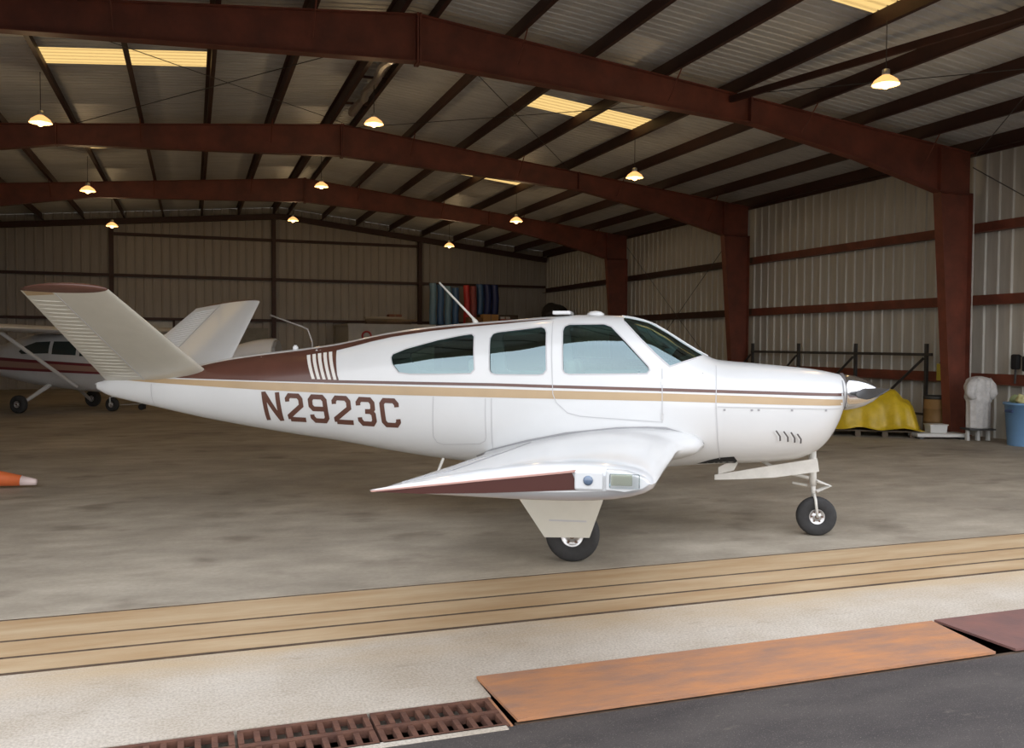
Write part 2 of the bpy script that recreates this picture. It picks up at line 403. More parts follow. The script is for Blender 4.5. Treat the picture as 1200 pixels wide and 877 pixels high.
for fi, y in enumerate(FRAMES):
    fr = empty('steel_frame', (XR-.22, y, 0), label=flab[fi], cat='steel frame', group='steel portal frames', kind='structure')
    X0 = XR-.2; inv = (-(XR-.22), -y, 0)
    for s in (1, -1):
        def mx(x): return x if s > 0 else 2*RX-x
        X0m = X0 if s > 0 else 2*RX-(XL+.2)
        col_out = [(mx(X0m), 0), (mx(X0m), 4.7)]; col_in = [(mx(X0m-.42), 0), (mx(X0m-.80), 4.7)]
        def T(x): return raf(mx(x))
        o = isect(col_out, col_in, y).out('column', 'primer', fr, loc=inv)
        rx = [X0m, X0m-.8, 11.6, 9.25, 6.2, RX]
        dep = [None, None, .62, .44, .58, .72]
        top = [(mx(x), T(x)) for x in rx]
        bot = [(mx(X0m), 4.7), (mx(X0m-.80), 4.7)]+[(mx(x), T(x)-d) for x, d in zip(rx[2:], dep[2:])]
        o = isect(top, bot, y).out('rafter', 'primer', fr, loc=inv)
        b = B()                      # end and splice plates
        b.box((mx(9.25), y, T(9.25)-.22), (.03, .22, .46)).box((mx(RX+.02), y, T(RX)-.37), (.03, .24, .76))
        b.box((mx(X0m-.80)+(.0), y, (4.7+T(X0m-.8))/2), (.02, .2, T(X0m-.8)-4.7)).box((mx(X0m-.4), y, 4.7), (.8, .2, .02))
        b.out('splice_plate', 'primer', fr, loc=inv)
        b = B()
        for xx in (4.9, 7.6, 10.3, 13.0):   # flange braces down from the purlins
            b.tube([(mx(xx), y-.55, T(xx)+.02), (mx(xx)-.0, y-.1, T(xx)-(.60 if xx > 12 else .42))], .012, 5)
        b.out('flange_brace', 'primer', fr, loc=inv)
    B().box((X0-.21, y, .01), (.5, .3, .02)).out('base_plate', 'primer', fr, loc=inv)
    if fi == 0: B().tube([(X0-.02, y-.14, .8), (X0-.02, y-.14, 4.3)], .012, 6).out('conduit', 'gear', fr, loc=inv)
# girts on the side and back walls, posts and rod braces
for z in (1.13, 2.65, 4.05):
    for y0, y1 in zip(bays, bays[1:]):
        b = B().prism([(-.17, -.1), (-.17, -.085), (-.012, -.085), (-.012, .1), (0, .1), (0, -.1)], 0, y1-y0)
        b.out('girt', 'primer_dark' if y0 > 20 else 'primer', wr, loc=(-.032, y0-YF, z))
b = B().box((0, 15, 0), (.06, 31, .2)).out('eave_strut', 'primer_dark', wr, loc=(-.08, 0, raf(XR)+.08))
posts = [-2.77, 3.03, 8.85]
for i, z in enumerate((1.13, 2.6, 4.2, 5.72)):
    ends = [XL+.1]+posts+[XR-.1]
    if i == 3: ends = [-2.77, 3.03, 8.85]
    for x0, x1 in zip(ends, ends[1:]):
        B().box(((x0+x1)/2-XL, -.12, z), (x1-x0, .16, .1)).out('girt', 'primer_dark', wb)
for x in posts:
    b = B(); h = raf(x)-.1
    b.box((x-XL, -.3, h/2), (.15, .012, h)).box((x-XL, -.2, h/2), (.01, .2, h)).box((x-XL, -.1, h/2), (.15, .012, h))
    b.out('post', 'primer_dark', wb)
b = B()
for x0, x1 in ((XL+.1, RX), (RX, XR-.1)):
    d = V(x1-x0, 0, raf(x1)-raf(x0)); rot = Matrix.Rotation(-atan(d.z/d.x), 3, 'Y')
    b.box(((x0+x1)/2-XL, -.25, (raf(x0)+raf(x1))/2-.14), (d.length, .2, .2), rot)
b.out('end_rafter', 'primer_dark', wb)
for (y0, z0, y1, z1) in ((21.4, .2, 28.3, 5.1), (28.3, .2, 21.4, 5.1), (6.2, .6, 13.6, 5.2)):
    B().tube([(-.28, y0-YF, z0), (-.28, y1-YF, z1)], .01, 5).out('brace_rod', 'steel', wr)
for fx0, fx1, fy0, fy1 in ((-2.3, 3.6, 14, 21), (3.6, -2.3, 14, 21), (3.6, 8.95, 14, 21), (8.95, 3.6, 14, 21), (8.95, 14.3, 6, 13.6), (14.3, 8.95, 6, 13.6)):
    B().tube([(fx0, fy0, raf(fx0)-.04), (fx1, fy1, raf(fx1)-.04)], .008, 4).out('brace_rod', 'steel', ce)
# light steel member running forward from the first frame under the purlins
B().tube([(8.9, 13.7, 6.03), (9.9, 8.7, 5.93), (10.7, 5.9, 5.87)], .001, 4)
d0 = V(8.85, 13.7, 6.02); d1 = V(10.45, 5.9, 5.90)
q = (d1-d0).to_track_quat('Y', 'Z').to_matrix()
B().box((d0+d1)/2, (.05, (d1-d0).length, .11), q).out('sub_purlin', 'primer_dark', ce)
# silver duct lagging between the ridge purlins
rv = B()
pts = [(3.3+.03*sin(i), 15.3+i*.24, 6.72+.02*cos(i*1.7)) for i in range(20)]
rv.tube(pts, [.07+.025*random.random() for _ in pts], 8)
rv.out('ridge_duct', 'alu', ce)
b = B()
for y in (10.1, 15.7, 17.3, 19.3, 24.7, 31.9): B().box((RX, y, 6.80), (.6, .05, .04)).out('ridge_tie', 'primer_dark', ce)
# back wall door with a pale plywood sheet beside it
dr = struct(empty('door_1', (-1.15, YB-.06, 0)), 'grey door in the back wall left of the far stabiliser')
B().box((0, 0, 1.25), (.95, .05, 2.5)).out('door_leaf', 'wall', dr); B().box((.36, -.05, 1.1), (.04, .05, .14)).out('door_handle', 'steel', dr)
b = B().box((-.52, -.02, 1.28), (.08, .1, 2.56)).box((.52, -.02, 1.28), (.08, .1, 2.56)).box((0, -.02, 2.59), (1.12, .1, .08)).out('door_frame', 'primer_dark', dr)
pl = B().box((.25, 36.2, 1.25), (1.1, .03, 2.5)).out('plywood_sheet', mat('brown_plywood', (.20, .12, .075), .8, var=.3, scale=4))
tag(pl, 'brown plywood sheet standing by the back wall door', 'plywood')
pp = B().box((2.25, 36.25, 1.15), (1.1, .03, 2.3)).out('grey_board', mat('grey_board', (.25, .24, .21), .8, var=.2, scale=4))
tag(pp, 'tall grey board leaning at back wall left of the middle post', 'board')

# ------------------------------------------------------------------ pendant lamps
shade_m = mat('glowing_lamp_shade', (.8, .6, .35), .4, emit=((1, .48, .16), .8))
bulb_m = mat('warm_bulb', (1, .8, .5), .4, emit=((1, .62, .24), 3.6))
lamps = []
def lamp(first):
    r = empty('pendant_lamp')
    B().tube([(0, 0, .12), (0, 0, .8)], .007, 6).out('rod', 'steel', r)
    B().lathe([(.035, .15), (.05, .14), (.055, .05), (.03, .04)], n=16).out('socket', 'alu', r, smooth=True)
    B().lathe([(.05, .07), (.09, .045), (.15, 0), (.185, -.06), (.178, -.06), (.143, -.004), (.085, .038), (.045, .06)], n=24, cap=False).out('lamp_shade', shade_m, r, smooth=True)
    B().lathe([(.01, -.115), (.045, -.1), (.06, -.05), (.045, 0), (.03, .03)], n=16).out('bulb', bulb_m, r, smooth=True)
    return r
L0 = None
labs = {(3.3, 10.1): 'hanging lamp cut off by the top edge, nearest on the ridge', (8.85, 9.95): 'nearest large hanging lamp at upper right, in front of the first frame',
 (-2.4, 17.3): 'hanging lamp at far left, between first and second frame', (3.3, 17.3): 'hanging lamp under the ridge just behind the first frame', (8.85, 17.3): 'hanging lamp on the right between first and second frame',
 (-2.4, 24.7): 'hanging lamp on the left between second and third frame', (3.3, 24.7): 'hanging lamp under the ridge between second and third frame', (8.85, 24.7): 'hanging lamp on the right between second and third frame',
 (-2.4, 31.9): 'farthest hanging lamp on the left before the back wall', (3.3, 31.9): 'farthest hanging lamp under the ridge before the back wall', (8.85, 31.9): 'farthest hanging lamp on the right above the blue rolls'}
for (x, y), lb in labs.items():
    r = lamp(0) if L0 is None else dup(L0)
    L0 = L0 or r
    zt = raf(x)+.0
    r.location = (x, y, zt-.8+(.0 if x > 8 else 0.0)); tag(r, lb, 'lamp', 'warm pendant lamps under the roof')
    ld = bpy.data.lights.new('bulb_light', 'POINT'); ld.energy = 9; ld.color = (1, .70, .38); ld.shadow_soft_size = .12
    lo = bpy.data.objects.new('bulb_light', ld); COL.objects.link(lo); lo.parent = r; lo.location = (0, 0, -.2)
# ------------------------------------------------------------------ lofted fuselage tools
# fuselage stations: u, top, bottom, widest, half width, upper exponent, lower exponent
SEC=[(-7.23,1.315,1.245,1.28,.03,2,2),(-7.1,1.36,1.185,1.28,.07,2,2),(-6.92,1.385,1.145,1.28,.095,2,2),(-6.44,1.44,1.05,1.27,.15,2,2),
(-6.1,1.515,.985,1.27,.19,2,2),(-5.8,1.58,.935,1.27,.23,2.1,2),(-5.36,1.645,.87,1.27,.28,2.1,2.1),(-4.9,1.70,.81,1.26,.33,2.2,2.2),
(-4.6,1.745,.775,1.25,.36,2.2,2.2),(-4.04,1.86,.69,1.24,.42,2.2,2.3),(-3.55,1.925,.63,1.22,.47,2.3,2.4),(-3.2,1.955,.60,1.2,.5,2.3,2.5),
(-2.87,1.98,.575,1.18,.52,2.4,2.5),(-2.48,2.012,.56,1.17,.54,2.5,2.5),(-2.13,2.029,.555,1.17,.545,2.5,2.5),(-1.82,2.02,.56,1.17,.545,2.4,2.5),
(-1.576,1.975,.58,1.17,.54,2.3,2.5),(-1.396,1.885,.6,1.17,.535,2.2,2.5),(-1.216,1.77,.62,1.17,.525,2.2,2.5),(-1.036,1.665,.635,1.17,.51,2.3,2.5),
(-.915,1.615,.645,1.17,.50,2.4,2.5),(-.56,1.582,.665,1.17,.47,2.4,2.5),(-.226,1.553,.70,1.18,.43,2.3,2.4),(-.036,1.532,.775,1.2,.39,2.2,2.3),
(.06,1.515,.86,1.23,.35,2.2,2.2),(.15,1.495,1.0,1.27,.28,2,2),(.21,1.48,1.165,1.315,.18,2,2)]
def section(u, S):
    u=min(max(u,S[0][0]),S[-1][0])
    for i in range(len(S)-1):
        if u<=S[i+1][0]: break
    a=S[max(i-1,0)];b=S[i];c=S[i+1];d=S[min(i+2,len(S)-1)]
    h=c[0]-b[0];t=(u-b[0])/h
    out=[]
    for k in range(1,7):
        s=(c[k]-b[k])/h
        s0=(b[k]-a[k])/(b[0]-a[0]) if b is not a else s
        s1=(d[k]-c[k])/(d[0]-c[0]) if d is not c else s
        m0=0 if s0*s<=0 else 2*s0*s/(s0+s)
        m1=0 if s1*s<=0 else 2*s1*s/(s1+s)
        out.append((2*t**3-3*t*t+1)*b[k]+(t**3-2*t*t+t)*h*m0+(-2*t**3+3*t*t)*c[k]+(t**3-t*t)*h*m1)
    return out

class Fus:
    def __init__(s, S): s.S = S
    def sec(s, u, inset=0):
        t, b, m, w, nt_, nb = section(u, s.S)
        return t-inset, b+inset, m, max(.005, w-inset), nt_, nb
    def side(s, u, w):
        top, bot, mid, b, nt_, nb = section(u, s.S)
        r, n = ((w-mid)/(top-mid), nt_) if w > mid else ((mid-w)/(mid-bot), nb)
        return b*max(0, 1-min(1, r)**n)**(1/n)
    def ring(s, u, N=72, inset=0, floor=None):
        t, b, m, w, nt_, nb = s.sec(u, inset)
        out = []
        for k in range(N):
            a = 2*pi*(k+.5)/N; c, q = cos(a), sin(a); n = nt_ if q > 0 else nb
            y = w*(1 if c > 0 else -1)*abs(c)**(2/n); z = m+(t-m if q > 0 else m-b)*(1 if q > 0 else -1)*abs(q)**(2/n)
            out.append((u, y, z if floor is None else max(z, floor)))
        return out
    def loft(s, u0, u1, step=.045, N=72, inset=0, floor=None):
        n = max(2, int((u1-u0)/step)); us = [u0+(u1-u0)*i/n for i in range(n+1)]
        bm = bmesh.new(); R = [[bm.verts.new(p) for p in s.ring(u, N, inset, floor)] for u in us]
        for A, C in zip(R, R[1:]):
            for k in range(N): bm.faces.new((A[k], A[(k+1) % N], C[(k+1) % N], C[k]))
        bm.faces.new(R[0][::-1]); bm.faces.new(R[-1]); bmesh.ops.recalc_face_normals(bm, faces=bm.faces)
        return bm
    def mapped(s, bm, sgn, off):
        for v in bm.verts:
            u, w = v.co.x, v.co.z
            v.co.y = -sgn*(s.side(u, w)+off)
    def skin(s, name, poly, m, parent, off=.003, sgns=(1, -1), res=.04):
        """painted patch: polygon in side view (u, w) laid on the skin on each side"""
        if len(sgns) > 1: return [s.skin(name, poly, m, parent, off, (g,), res) for g in sgns][0]
        bm = bmesh.new()
        for sgn in sgns:
            b2 = bmesh.new(); f = b2.faces.new([b2.verts.new((p[0], 0, p[1])) for p in poly]); bmesh.ops.triangulate(b2, faces=[f])
            for ax in (0, 2):
                lo = min(p[0 if ax == 0 else 1] for p in poly); hi = max(p[0 if ax == 0 else 1] for p in poly)
                n = int((hi-lo)/res)
                for i in range(1, n+1):
                    c = [0, 0, 0]; c[ax] = lo+(hi-lo)*i/(n+1); nn = [0, 0, 0]; nn[ax] = 1
                    bmesh.ops.bisect_plane(b2, geom=b2.verts[:]+b2.edges[:]+b2.faces[:], plane_co=c, plane_no=nn, dist=1e-5)
            s.mapped(b2, sgn, off)
            mp = {v: bm.verts.new(v.co) for v in b2.verts}
            for f in b2.faces:
                try: nf = bm.faces.new([mp[v] for v in f.verts])
                except ValueError: continue
                if nf.normal.length == 0: nf.normal_update()
                if nf.normal.y*(-sgn) < 0: nf.normal_flip()
            b2.free()
        me = bpy.data.meshes.new(name); bm.to_mesh(me); bm.free()
        return link(name, me, m, parent, True)
    def strip(s, name, lines, width, m, parent, off=.003, sgns=(1, -1), closed=False, step=.035, join=False):
        if not join and (len(sgns) > 1 or len(lines) > 1): return [s.strip(name, [l], width, m, parent, off, (g,), closed, step) for g in sgns for l in lines][0]
        bm = bmesh.new()
        for line in lines:
            L = list(line)+([line[0]] if closed else [])
            # mitred offsets
            n = len(line); nor = []
            for i in range(len(L)):
                p = Vector(L[i])
                if closed: a = Vector(line[(i-1) % n]); b = Vector(line[(i+1) % n])
                else: a = Vector(L[max(i-1, 0)]); b = Vector(L[min(i+1, len(L)-1)])
                d1 = (p-a).normalized() if (p-a).length > 0 else None; d2 = (b-p).normalized() if (b-p).length > 0 else None
                d1 = d1 or d2; d2 = d2 or d1
                n1 = Vector((-d1.y, d1.x)); n2 = Vector((-d2.y, d2.x)); q = (n1+n2)
                q = q.normalized() if q.length > 1e-4 else n1
                nor.append(q/max(.45, q.dot(n1)))
            for sgn in sgns:
                prev = None
                for i in range(len(L)-1):
                    k = max(1, int((Vector(L[i+1])-Vector(L[i])).length/step))
                    for j in range(k+(1 if i == len(L)-2 else 0)):
                        t = j/k; c = Vector(L[i]).lerp(Vector(L[i+1]), t); nn = nor[i].lerp(nor[i+1], t)
                        q = []
                        for e in (-.5, 0, .5):
                            r = c+nn*width*e; q.append(bm.verts.new((r.x, -sgn*(s.side(r.x, r.y)+off), r.y)))
                        if prev:
                            for a_ in (0, 1):
                                f = bm.faces.new((prev[a_], prev[a_+1], q[a_+1], q[a_])); f.normal_update()
                                if f.normal.y*(-sgn) < 0: f.normal_flip()
                        prev = q
        me = bpy.data.meshes.new(name); bm.to_mesh(me); bm.free()
        return link(name, me, m, parent, True)
    def pane(s, name, poly, m, parent, sgns=(1, -1), inset=.012, grow=.022, both=False):
        us = [p[0] for p in poly]; bm = s.loft(min(us)-.05, max(us)+.05, .02, 120, inset)
        def inside(x, y):
            c = False; n = len(poly); dm = 9
            for i in range(n):
                (x1, y1), (x2, y2) = poly[i], poly[(i+1) % n]
                if (y1 > y) != (y2 > y) and x < (x2-x1)*(y-y1)/(y2-y1)+x1: c = not c
                dx, dy = x2-x1, y2-y1; t = max(0, min(1, ((x-x1)*dx+(y-y1)*dy)/(dx*dx+dy*dy+1e-12)))
                dm = min(dm, math.hypot(x-x1-t*dx, y-y1-t*dy))
            return c or dm < grow
        kill = []
        for f in bm.faces:
            c = f.calc_center_median()
            ok = len(f.verts) == 4 and inside(c.x, c.z) and (both or (-c.y*sgns[0] > .02))
            if not ok: kill.append(f)
        bmesh.ops.delete(bm, geom=kill, context='FACES')
        me = bpy.data.meshes.new(name); bm.to_mesh(me); bm.free()
        return link(name, me, m, parent, True)
def boolean(me, cutters):
    o = bpy.data.objects.new('tmp', me); COL.objects.link(o); extra = []
    for c in cutters:
        q = bpy.data.objects.new('tmpc', c); COL.objects.link(q); extra.append(q)
        md = o.modifiers.new('b', 'BOOLEAN'); md.operation = 'DIFFERENCE'; md.solver = 'EXACT'; md.object = q
    bpy.context.view_layer.update()
    dg = bpy.context.evaluated_depsgraph_get(); r = bpy.data.meshes.new_from_object(o.evaluated_get(dg), depsgraph=dg)
    for q in extra+[o]: bpy.data.objects.remove(q)
    return r
def cutter(polys, lo, hi, m):
    out = []
    for p in polys:
        b = B().prism(p, lo, hi); bmesh.ops.recalc_face_normals(b.bm, faces=b.bm.faces); me = bpy.data.meshes.new('c'); b.bm.to_mesh(me); b.bm.free()
        me.materials.append(m); out.append(me)
    return out
def airfoil(n=14):
    c = [.5*(1-cos(pi*i/n)) for i in range(n+1)]
    yt = lambda x: 5*(.2969*sqrt(x)-.126*x-.3516*x*x+.2843*x**3-.1036*x**4)
    up_ = [(x, yt(x)) for x in c]; lo = [(x, -yt(x)) for x in c[1:-1]]
    return up_[::-1]+[(x, y) for x, y in lo]   # from TE over the top to LE and back
def wing(secs, n=14, cap=True, camber=.02):
    """secs: (LE (u,v,w), TE (u,v,w), thickness, normal) in aircraft axes with v to the right"""
    af = airfoil(n); b = B(); R = []
    for le, te, t, nrm in secs:
        le = Vector(le); te = Vector(te); ch = (te-le).length; nv = Vector(nrm)
        ring = []
        for x, y in af:
            p = le.lerp(te, x)+nv*(t*y+camber*ch*4*x*(1-x)); ring.append(b.bm.verts.new((p.x, -p.y, p.z)))
        R.append(ring)
    N = len(af)
    for A, C in zip(R, R[1:]):
        for k in range(N): b.bm.faces.new((A[k], A[(k+1) % N], C[(k+1) % N], C[k]))
    if cap: b.bm.faces.new(R[0][::-1]); b.bm.faces.new(R[-1])
    return b
def wheel(parent, c, r, w, rim, name='wheel', flat=.0):
    """tyre and hub as a part with sub-parts, axle along Y"""
    cx, cy, cz = c
    prof = [(rim, -w*.36), (rim*1.12, -w*.47), (r*.86, -w*.5), (r*.965, -w*.36), (r, -w*.14), (r, w*.14), (r*.965, w*.36), (r*.86, w*.5), (rim*1.12, w*.47), (rim, w*.36), (rim*.9, 0), (rim, -w*.36)]
    b = B().lathe(prof, (0, 0, 0), 'Y', 36, cap=False)
    for v in b.bm.verts:
        if v.co.z < -r+flat: v.co.z = -r+flat
    t = b.out('tyre', 'tyre', parent, True, loc=c)
    b = B().lathe([(rim*.35, -w*.42), (rim*.5, -w*.3), (rim*.85, -w*.28), (rim*1.0, -w*.42), (rim*1.05, -w*.40), (rim*.95, -w*.2), (rim*.95, w*.2), (rim*1.05, w*.4), (rim*1.0, w*.42), (rim*.85, w*.28), (rim*.5, w*.3), (rim*.35, w*.42)], (0, 0, 0), 'Y', 24)
    h = b.out('hub', 'alu', t, True)
    b = B()
    for s in (-1, 1):
        for k in range(6):
            a = k*pi/3; b.lathe([(rim*.13, s*w*.30), (rim*.13, s*w*.345)], (rim*.68*cos(a), 0, rim*.68*sin(a)), 'Y', 8)
        b.lathe([(rim*.3, s*w*.40), (rim*.26, s*w*.50)], (0, 0, 0), 'Y', 12)
    b.out('hub_hole', mat('rust_brown_axle', (.16, .10, .07), .7), t)
    return t

# ------------------------------------------------------------------ the low-wing V-tail aeroplane
PLANE_AT = (5.431, 6.894, 0); HEAD = radians(-28.5)
ap_ = empty('v_tail_airplane', PLANE_AT, HEAD, label='white V-tail airplane with brown and tan stripes, registration N2923C, in front', cat='airplane')
FU = Fus(SEC)
W1 = [(-3.948, 1.646), (-3.812, 1.701), (-3.512, 1.783), (-3.269, 1.833), (-3.19, 1.842), (-3.16, 1.820), (-3.129, 1.51), (-3.163, 1.472), (-3.422, 1.464), (-3.757, 1.459), (-3.87, 1.472), (-3.94, 1.55), (-3.96, 1.61)]
W2 = [(-3.008, 1.799), (-2.985, 1.843), (-2.94, 1.86), (-2.53, 1.910), (-2.490, 1.895), (-2.473, 1.854), (-2.455, 1.515), (-2.484, 1.475), (-2.53, 1.468), (-2.928, 1.466), (-2.971, 1.478), (-2.988, 1.51)]
W3 = [(-2.327, 1.875), (-2.313, 1.915), (-2.27, 1.934), (-1.949, 1.938), (-1.883, 1.914), (-1.749, 1.779), (-1.543, 1.557), (-1.530, 1.522), (-1.557, 1.490), (-2.251, 1.477), (-2.29, 1.487), (-2.309, 1.519)]
WS = [(-1.80, 2.06), (-1.769, 1.961), (-1.623, 1.806), (-1.482, 1.666), (-1.356, 1.555), (-1.203, 1.606), (-1.041, 1.655), (-1.0, 1.70), (-1.0, 2.06)]
bm = FU.loft(SEC[0][0], SEC[-1][0])
fm = bpy.data.meshes.new('fuselage'); bm.to_mesh(fm); bm.free(); fm.materials.append(M['white'])
bm = FU.loft(-4.25, -.98, .09, 48, .04, .74); cav = bpy.data.meshes.new('cav'); bm.to_mesh(cav); bm.free(); cav.materials.append(M['inside'])
wellb = B().box((-.83, -.06, .60), (.24, .42, .26)); bmesh.ops.recalc_face_normals(wellb.bm, faces=wellb.bm.faces); well = bpy.data.meshes.new('well'); wellb.bm.to_mesh(well); wellb.bm.free(); well.materials.append(M['black'])
fm2 = boolean(fm, [cav]+cutter([W1, W2, W3, WS], -1.2, 1.2, M['white']))
fus = link('fuselage', fm2, None, ap_); autosmooth(fus, 28)
for poly, nm in ((W1, 'rear_window'), (W2, 'side_window'), (W3, 'door_window')):
    for s in (1, -1): FU.pane(nm, poly, 'glass', ap_, (s,))
    FU.strip('window_trim', [poly], .012, 'hair', ap_, .002, closed=True)
FU.pane('windshield', WS, 'glass', ap_, both=True)
FU.strip('window_trim', [WS[1:7]], .014, 'hair', ap_, .002)
b = B()   # windshield centre strip
b.tube([(u, 0, section(u, SEC)[0]-.004) for u in [-1.80+.1*i for i in range(9)]], .012, 6)
b.out('windshield_strip', 'white', ap_)
# paint
BT = [(-7.15, 1.374), (-6.545, 1.375), (-5.356, 1.36), (-4.624, 1.352), (-2.93, 1.337), (-1.391, 1.318), (-.501, 1.298), (.165, 1.272)]
BB = [(-7.16, 1.366), (-6.529, 1.332), (-5.354, 1.285), (-4.623, 1.266), (-2.929, 1.258), (-1.39, 1.250), (-.502, 1.231), (.17, 1.220)]
FU.skin('tan_stripe', BT+BB[::-1], 'tan', ap_, .0025)
tagl = lambda o, l: (o.__setitem__('label', l), o)[1]
FU.skin('brown_stripe', [(-4.627, 1.392), (-2.931, 1.388), (-1.391, 1.364), (-.5, 1.345), (.175, 1.328), (.18, 1.302), (-.501, 1.318), (-1.391, 1.336), (-2.93, 1.361), (-4.625, 1.364)], 'brown', ap_, .0025)
def topw(u, d): return section(u, SEC)[0]-d
brn = [(-7.0, 1.382), (-6.4, 1.386), (-5.36, 1.372), (-4.475, 1.364), (-4.475, 1.40), (-4.52, 1.50), (-4.565, 1.62), (-4.56, 1.672)]
us = [-4.4, -4.2, -4.0, -3.6, -3.2, -2.9, -2.6]
lowl = [(u, topw(u, (.075, .066, .058, .05, .043, .038, .034)[i])) for i, u in enumerate(us)]
brn += [(-4.56, topw(-4.56, .024))]
brn += [(u, topw(u, .024)) for u in [-4.6-.1*i for i in range(16)]]+[(-6.4, 1.41), (-7.0, 1.388)]
FU.skin('brown_tail_panel', brn, 'brown', ap_, .004)
FU.skin('brown_spine_stripe', [(-4.56, 1.672)]+lowl+[(-2.4, topw(-2.4, .03))]+[(u, topw(u, .024)) for u in [-2.5-.1*i for i in range(21)]]+[(-4.56, topw(-4.56, .024))], 'brown', ap_, .004)
for i in range(5):
    u = -4.855+.057*i; t = 1.628+.008*i; lb = 1.398-.001*i
    FU.skin('white_slash', [(u, t), (u+.10, lb), (u+.132, lb), (u+.036, t+.004)], mat('white_stripe', (.72, .70, .66), .35), ap_, .0065)
# registration
LET = dict(
 N=[[(.12, .0), (.12, 1)], [(.12, .03), (.88, .97)], [(.88, 0), (.88, 1)]],
 two=[[(.12, .30), (.12, .2), (.25, .09), (.75, .09), (.88, .2), (.88, .42), (.12, .80), (.12, .91)], [(.12, .91), (1.0, .91)]],
 nine=[[(.88, .5), (.25, .5), (.12, .40), (.12, .2), (.25, .09), (.75, .09), (.88, .2), (.88, .8), (.75, .91), (.25, .91), (.12, .8), (.12, .70)]],
 three=[[(.12, .30), (.12, .2), (.25, .09), (.75, .09), (.88, .2), (.88, .4), (.75, .49), (.45, .49)], [(.75, .49), (.88, .58), (.88, .8), (.75, .91), (.25, .91), (.12, .8), (.12, .7)]],
 C=[[(.88, .30), (.88, .2), (.75, .09), (.25, .09), (.12, .2), (.12, .8), (.25, .91), (.75, .91), (.88, .8), (.88, .70)]])
CELL = [('N', -5.295, 1.267, -5.10), ('two', -5.045, 1.260, -4.857), ('nine', -4.802, 1.254, -4.602), ('two', -4.553, 1.248, -4.355), ('three', -4.302, 1.240, -4.110), ('C', -4.06, 1.235, -3.865)]
def letters(sgn):
    for (ch, x0, top_, x1) in CELL:
        if sgn < 0: i = [c[1] for c in CELL].index(x0); ch = CELL[5-i][0]
        h = .285; lines = []
        for ln in LET[ch]:
            q = []
            for a, b_ in ln:
                a2 = a if sgn > 0 else 1-a
                q.append((x0+(x1-x0)*a2+.028*b_*1.0, top_-h*b_-.004*a2))
            lines.append(q)
        o = FU.strip('registration_letter', lines, .047, 'brown', ap_, .004, (sgn,), step=.03, join=True)
letters(1); letters(-1)
# doors, gaps, fasteners, louvres
GAP = [[(-2.428, 1.965), (-2.41, 1.6), (-2.393, 1.298), (-2.361, 1.222), (-2.26, 1.131), (-2.144, 1.102), (-1.417, 1.062), (-1.423, 1.538)]]
FU.strip('door_gap', GAP, .007, 'hair', ap_, .0045, (1,))
FU.strip('baggage_door_gap', [[(-3.516, 1.255), (-3.53, .874), (-3.50, .82), (-3.44, .80), (-3.08, .82), (-3.03, .85), (-3.017, .891), (-3.017, 1.25)]], .006, 'hair', ap_, .0045, (1,))
FU.strip('panel_gap', [[(-2.96, 1.25), (-2.96, .78)], [(-.941, 1.600), (-.952, 1.257), (-.93, .9), (-.9, .72)], [(-6.55, 1.32), (-6.55, 1.10)], [(-.936, 1.204), (.145, 1.192)]], .007, 'hair', ap_, .0045)
FU.strip('door_hinge', [[(-1.418, 1.44), (-1.418, 1.395)], [(-1.418, 1.14), (-1.418, 1.08)]], .022, 'alu', ap_, .006, (1,))
FU.strip('cowl_fastener', [[(u-.01, w), (u+.01, w)] for u, w in ((-.877, 1.178), (-.641, 1.178), (-.582, 1.18), (-.295, 1.18), (.003, 1.18))], .018, 'line', ap_, .005)
FU.strip('nose_band', [[(.176, 1.44), (.184, 1.3), (.19, 1.2)]], .012, 'line', ap_, .006)
LV = [[(-.43, .998), (-.392, .945), (-.388, .905)], [(-.364, .991), (-.324, .938), (-.32, .897)], [(-.3, .984), (-.264, .93), (-.26, .89)], [(-.244, .969), (-.208, .92), (-.206, .882)]]
for l in LV:
    o = FU.strip('cowl_louvre', [l], .018, 'dark', ap_, .006)
    FU.strip('louvre_lip', [[(a-.014, b_) for a, b_ in l]], .014, 'white', ap_, .012)
FIL = [(-3.13, .69), (-2.968, .765), (-2.638, .863), (-2.275, .944), (-1.816, 1.001), (-1.55, 1.012), (-1.387, 1.009), (-1.184, .95), (-1.09, .905), (-1.055, .873), (-1.06, .84), (-1.105, .800), (-1.2, .76), (-1.306, .727)]
FU.strip('wing_root_seal', [FIL], .018, 'line', ap_, .006)
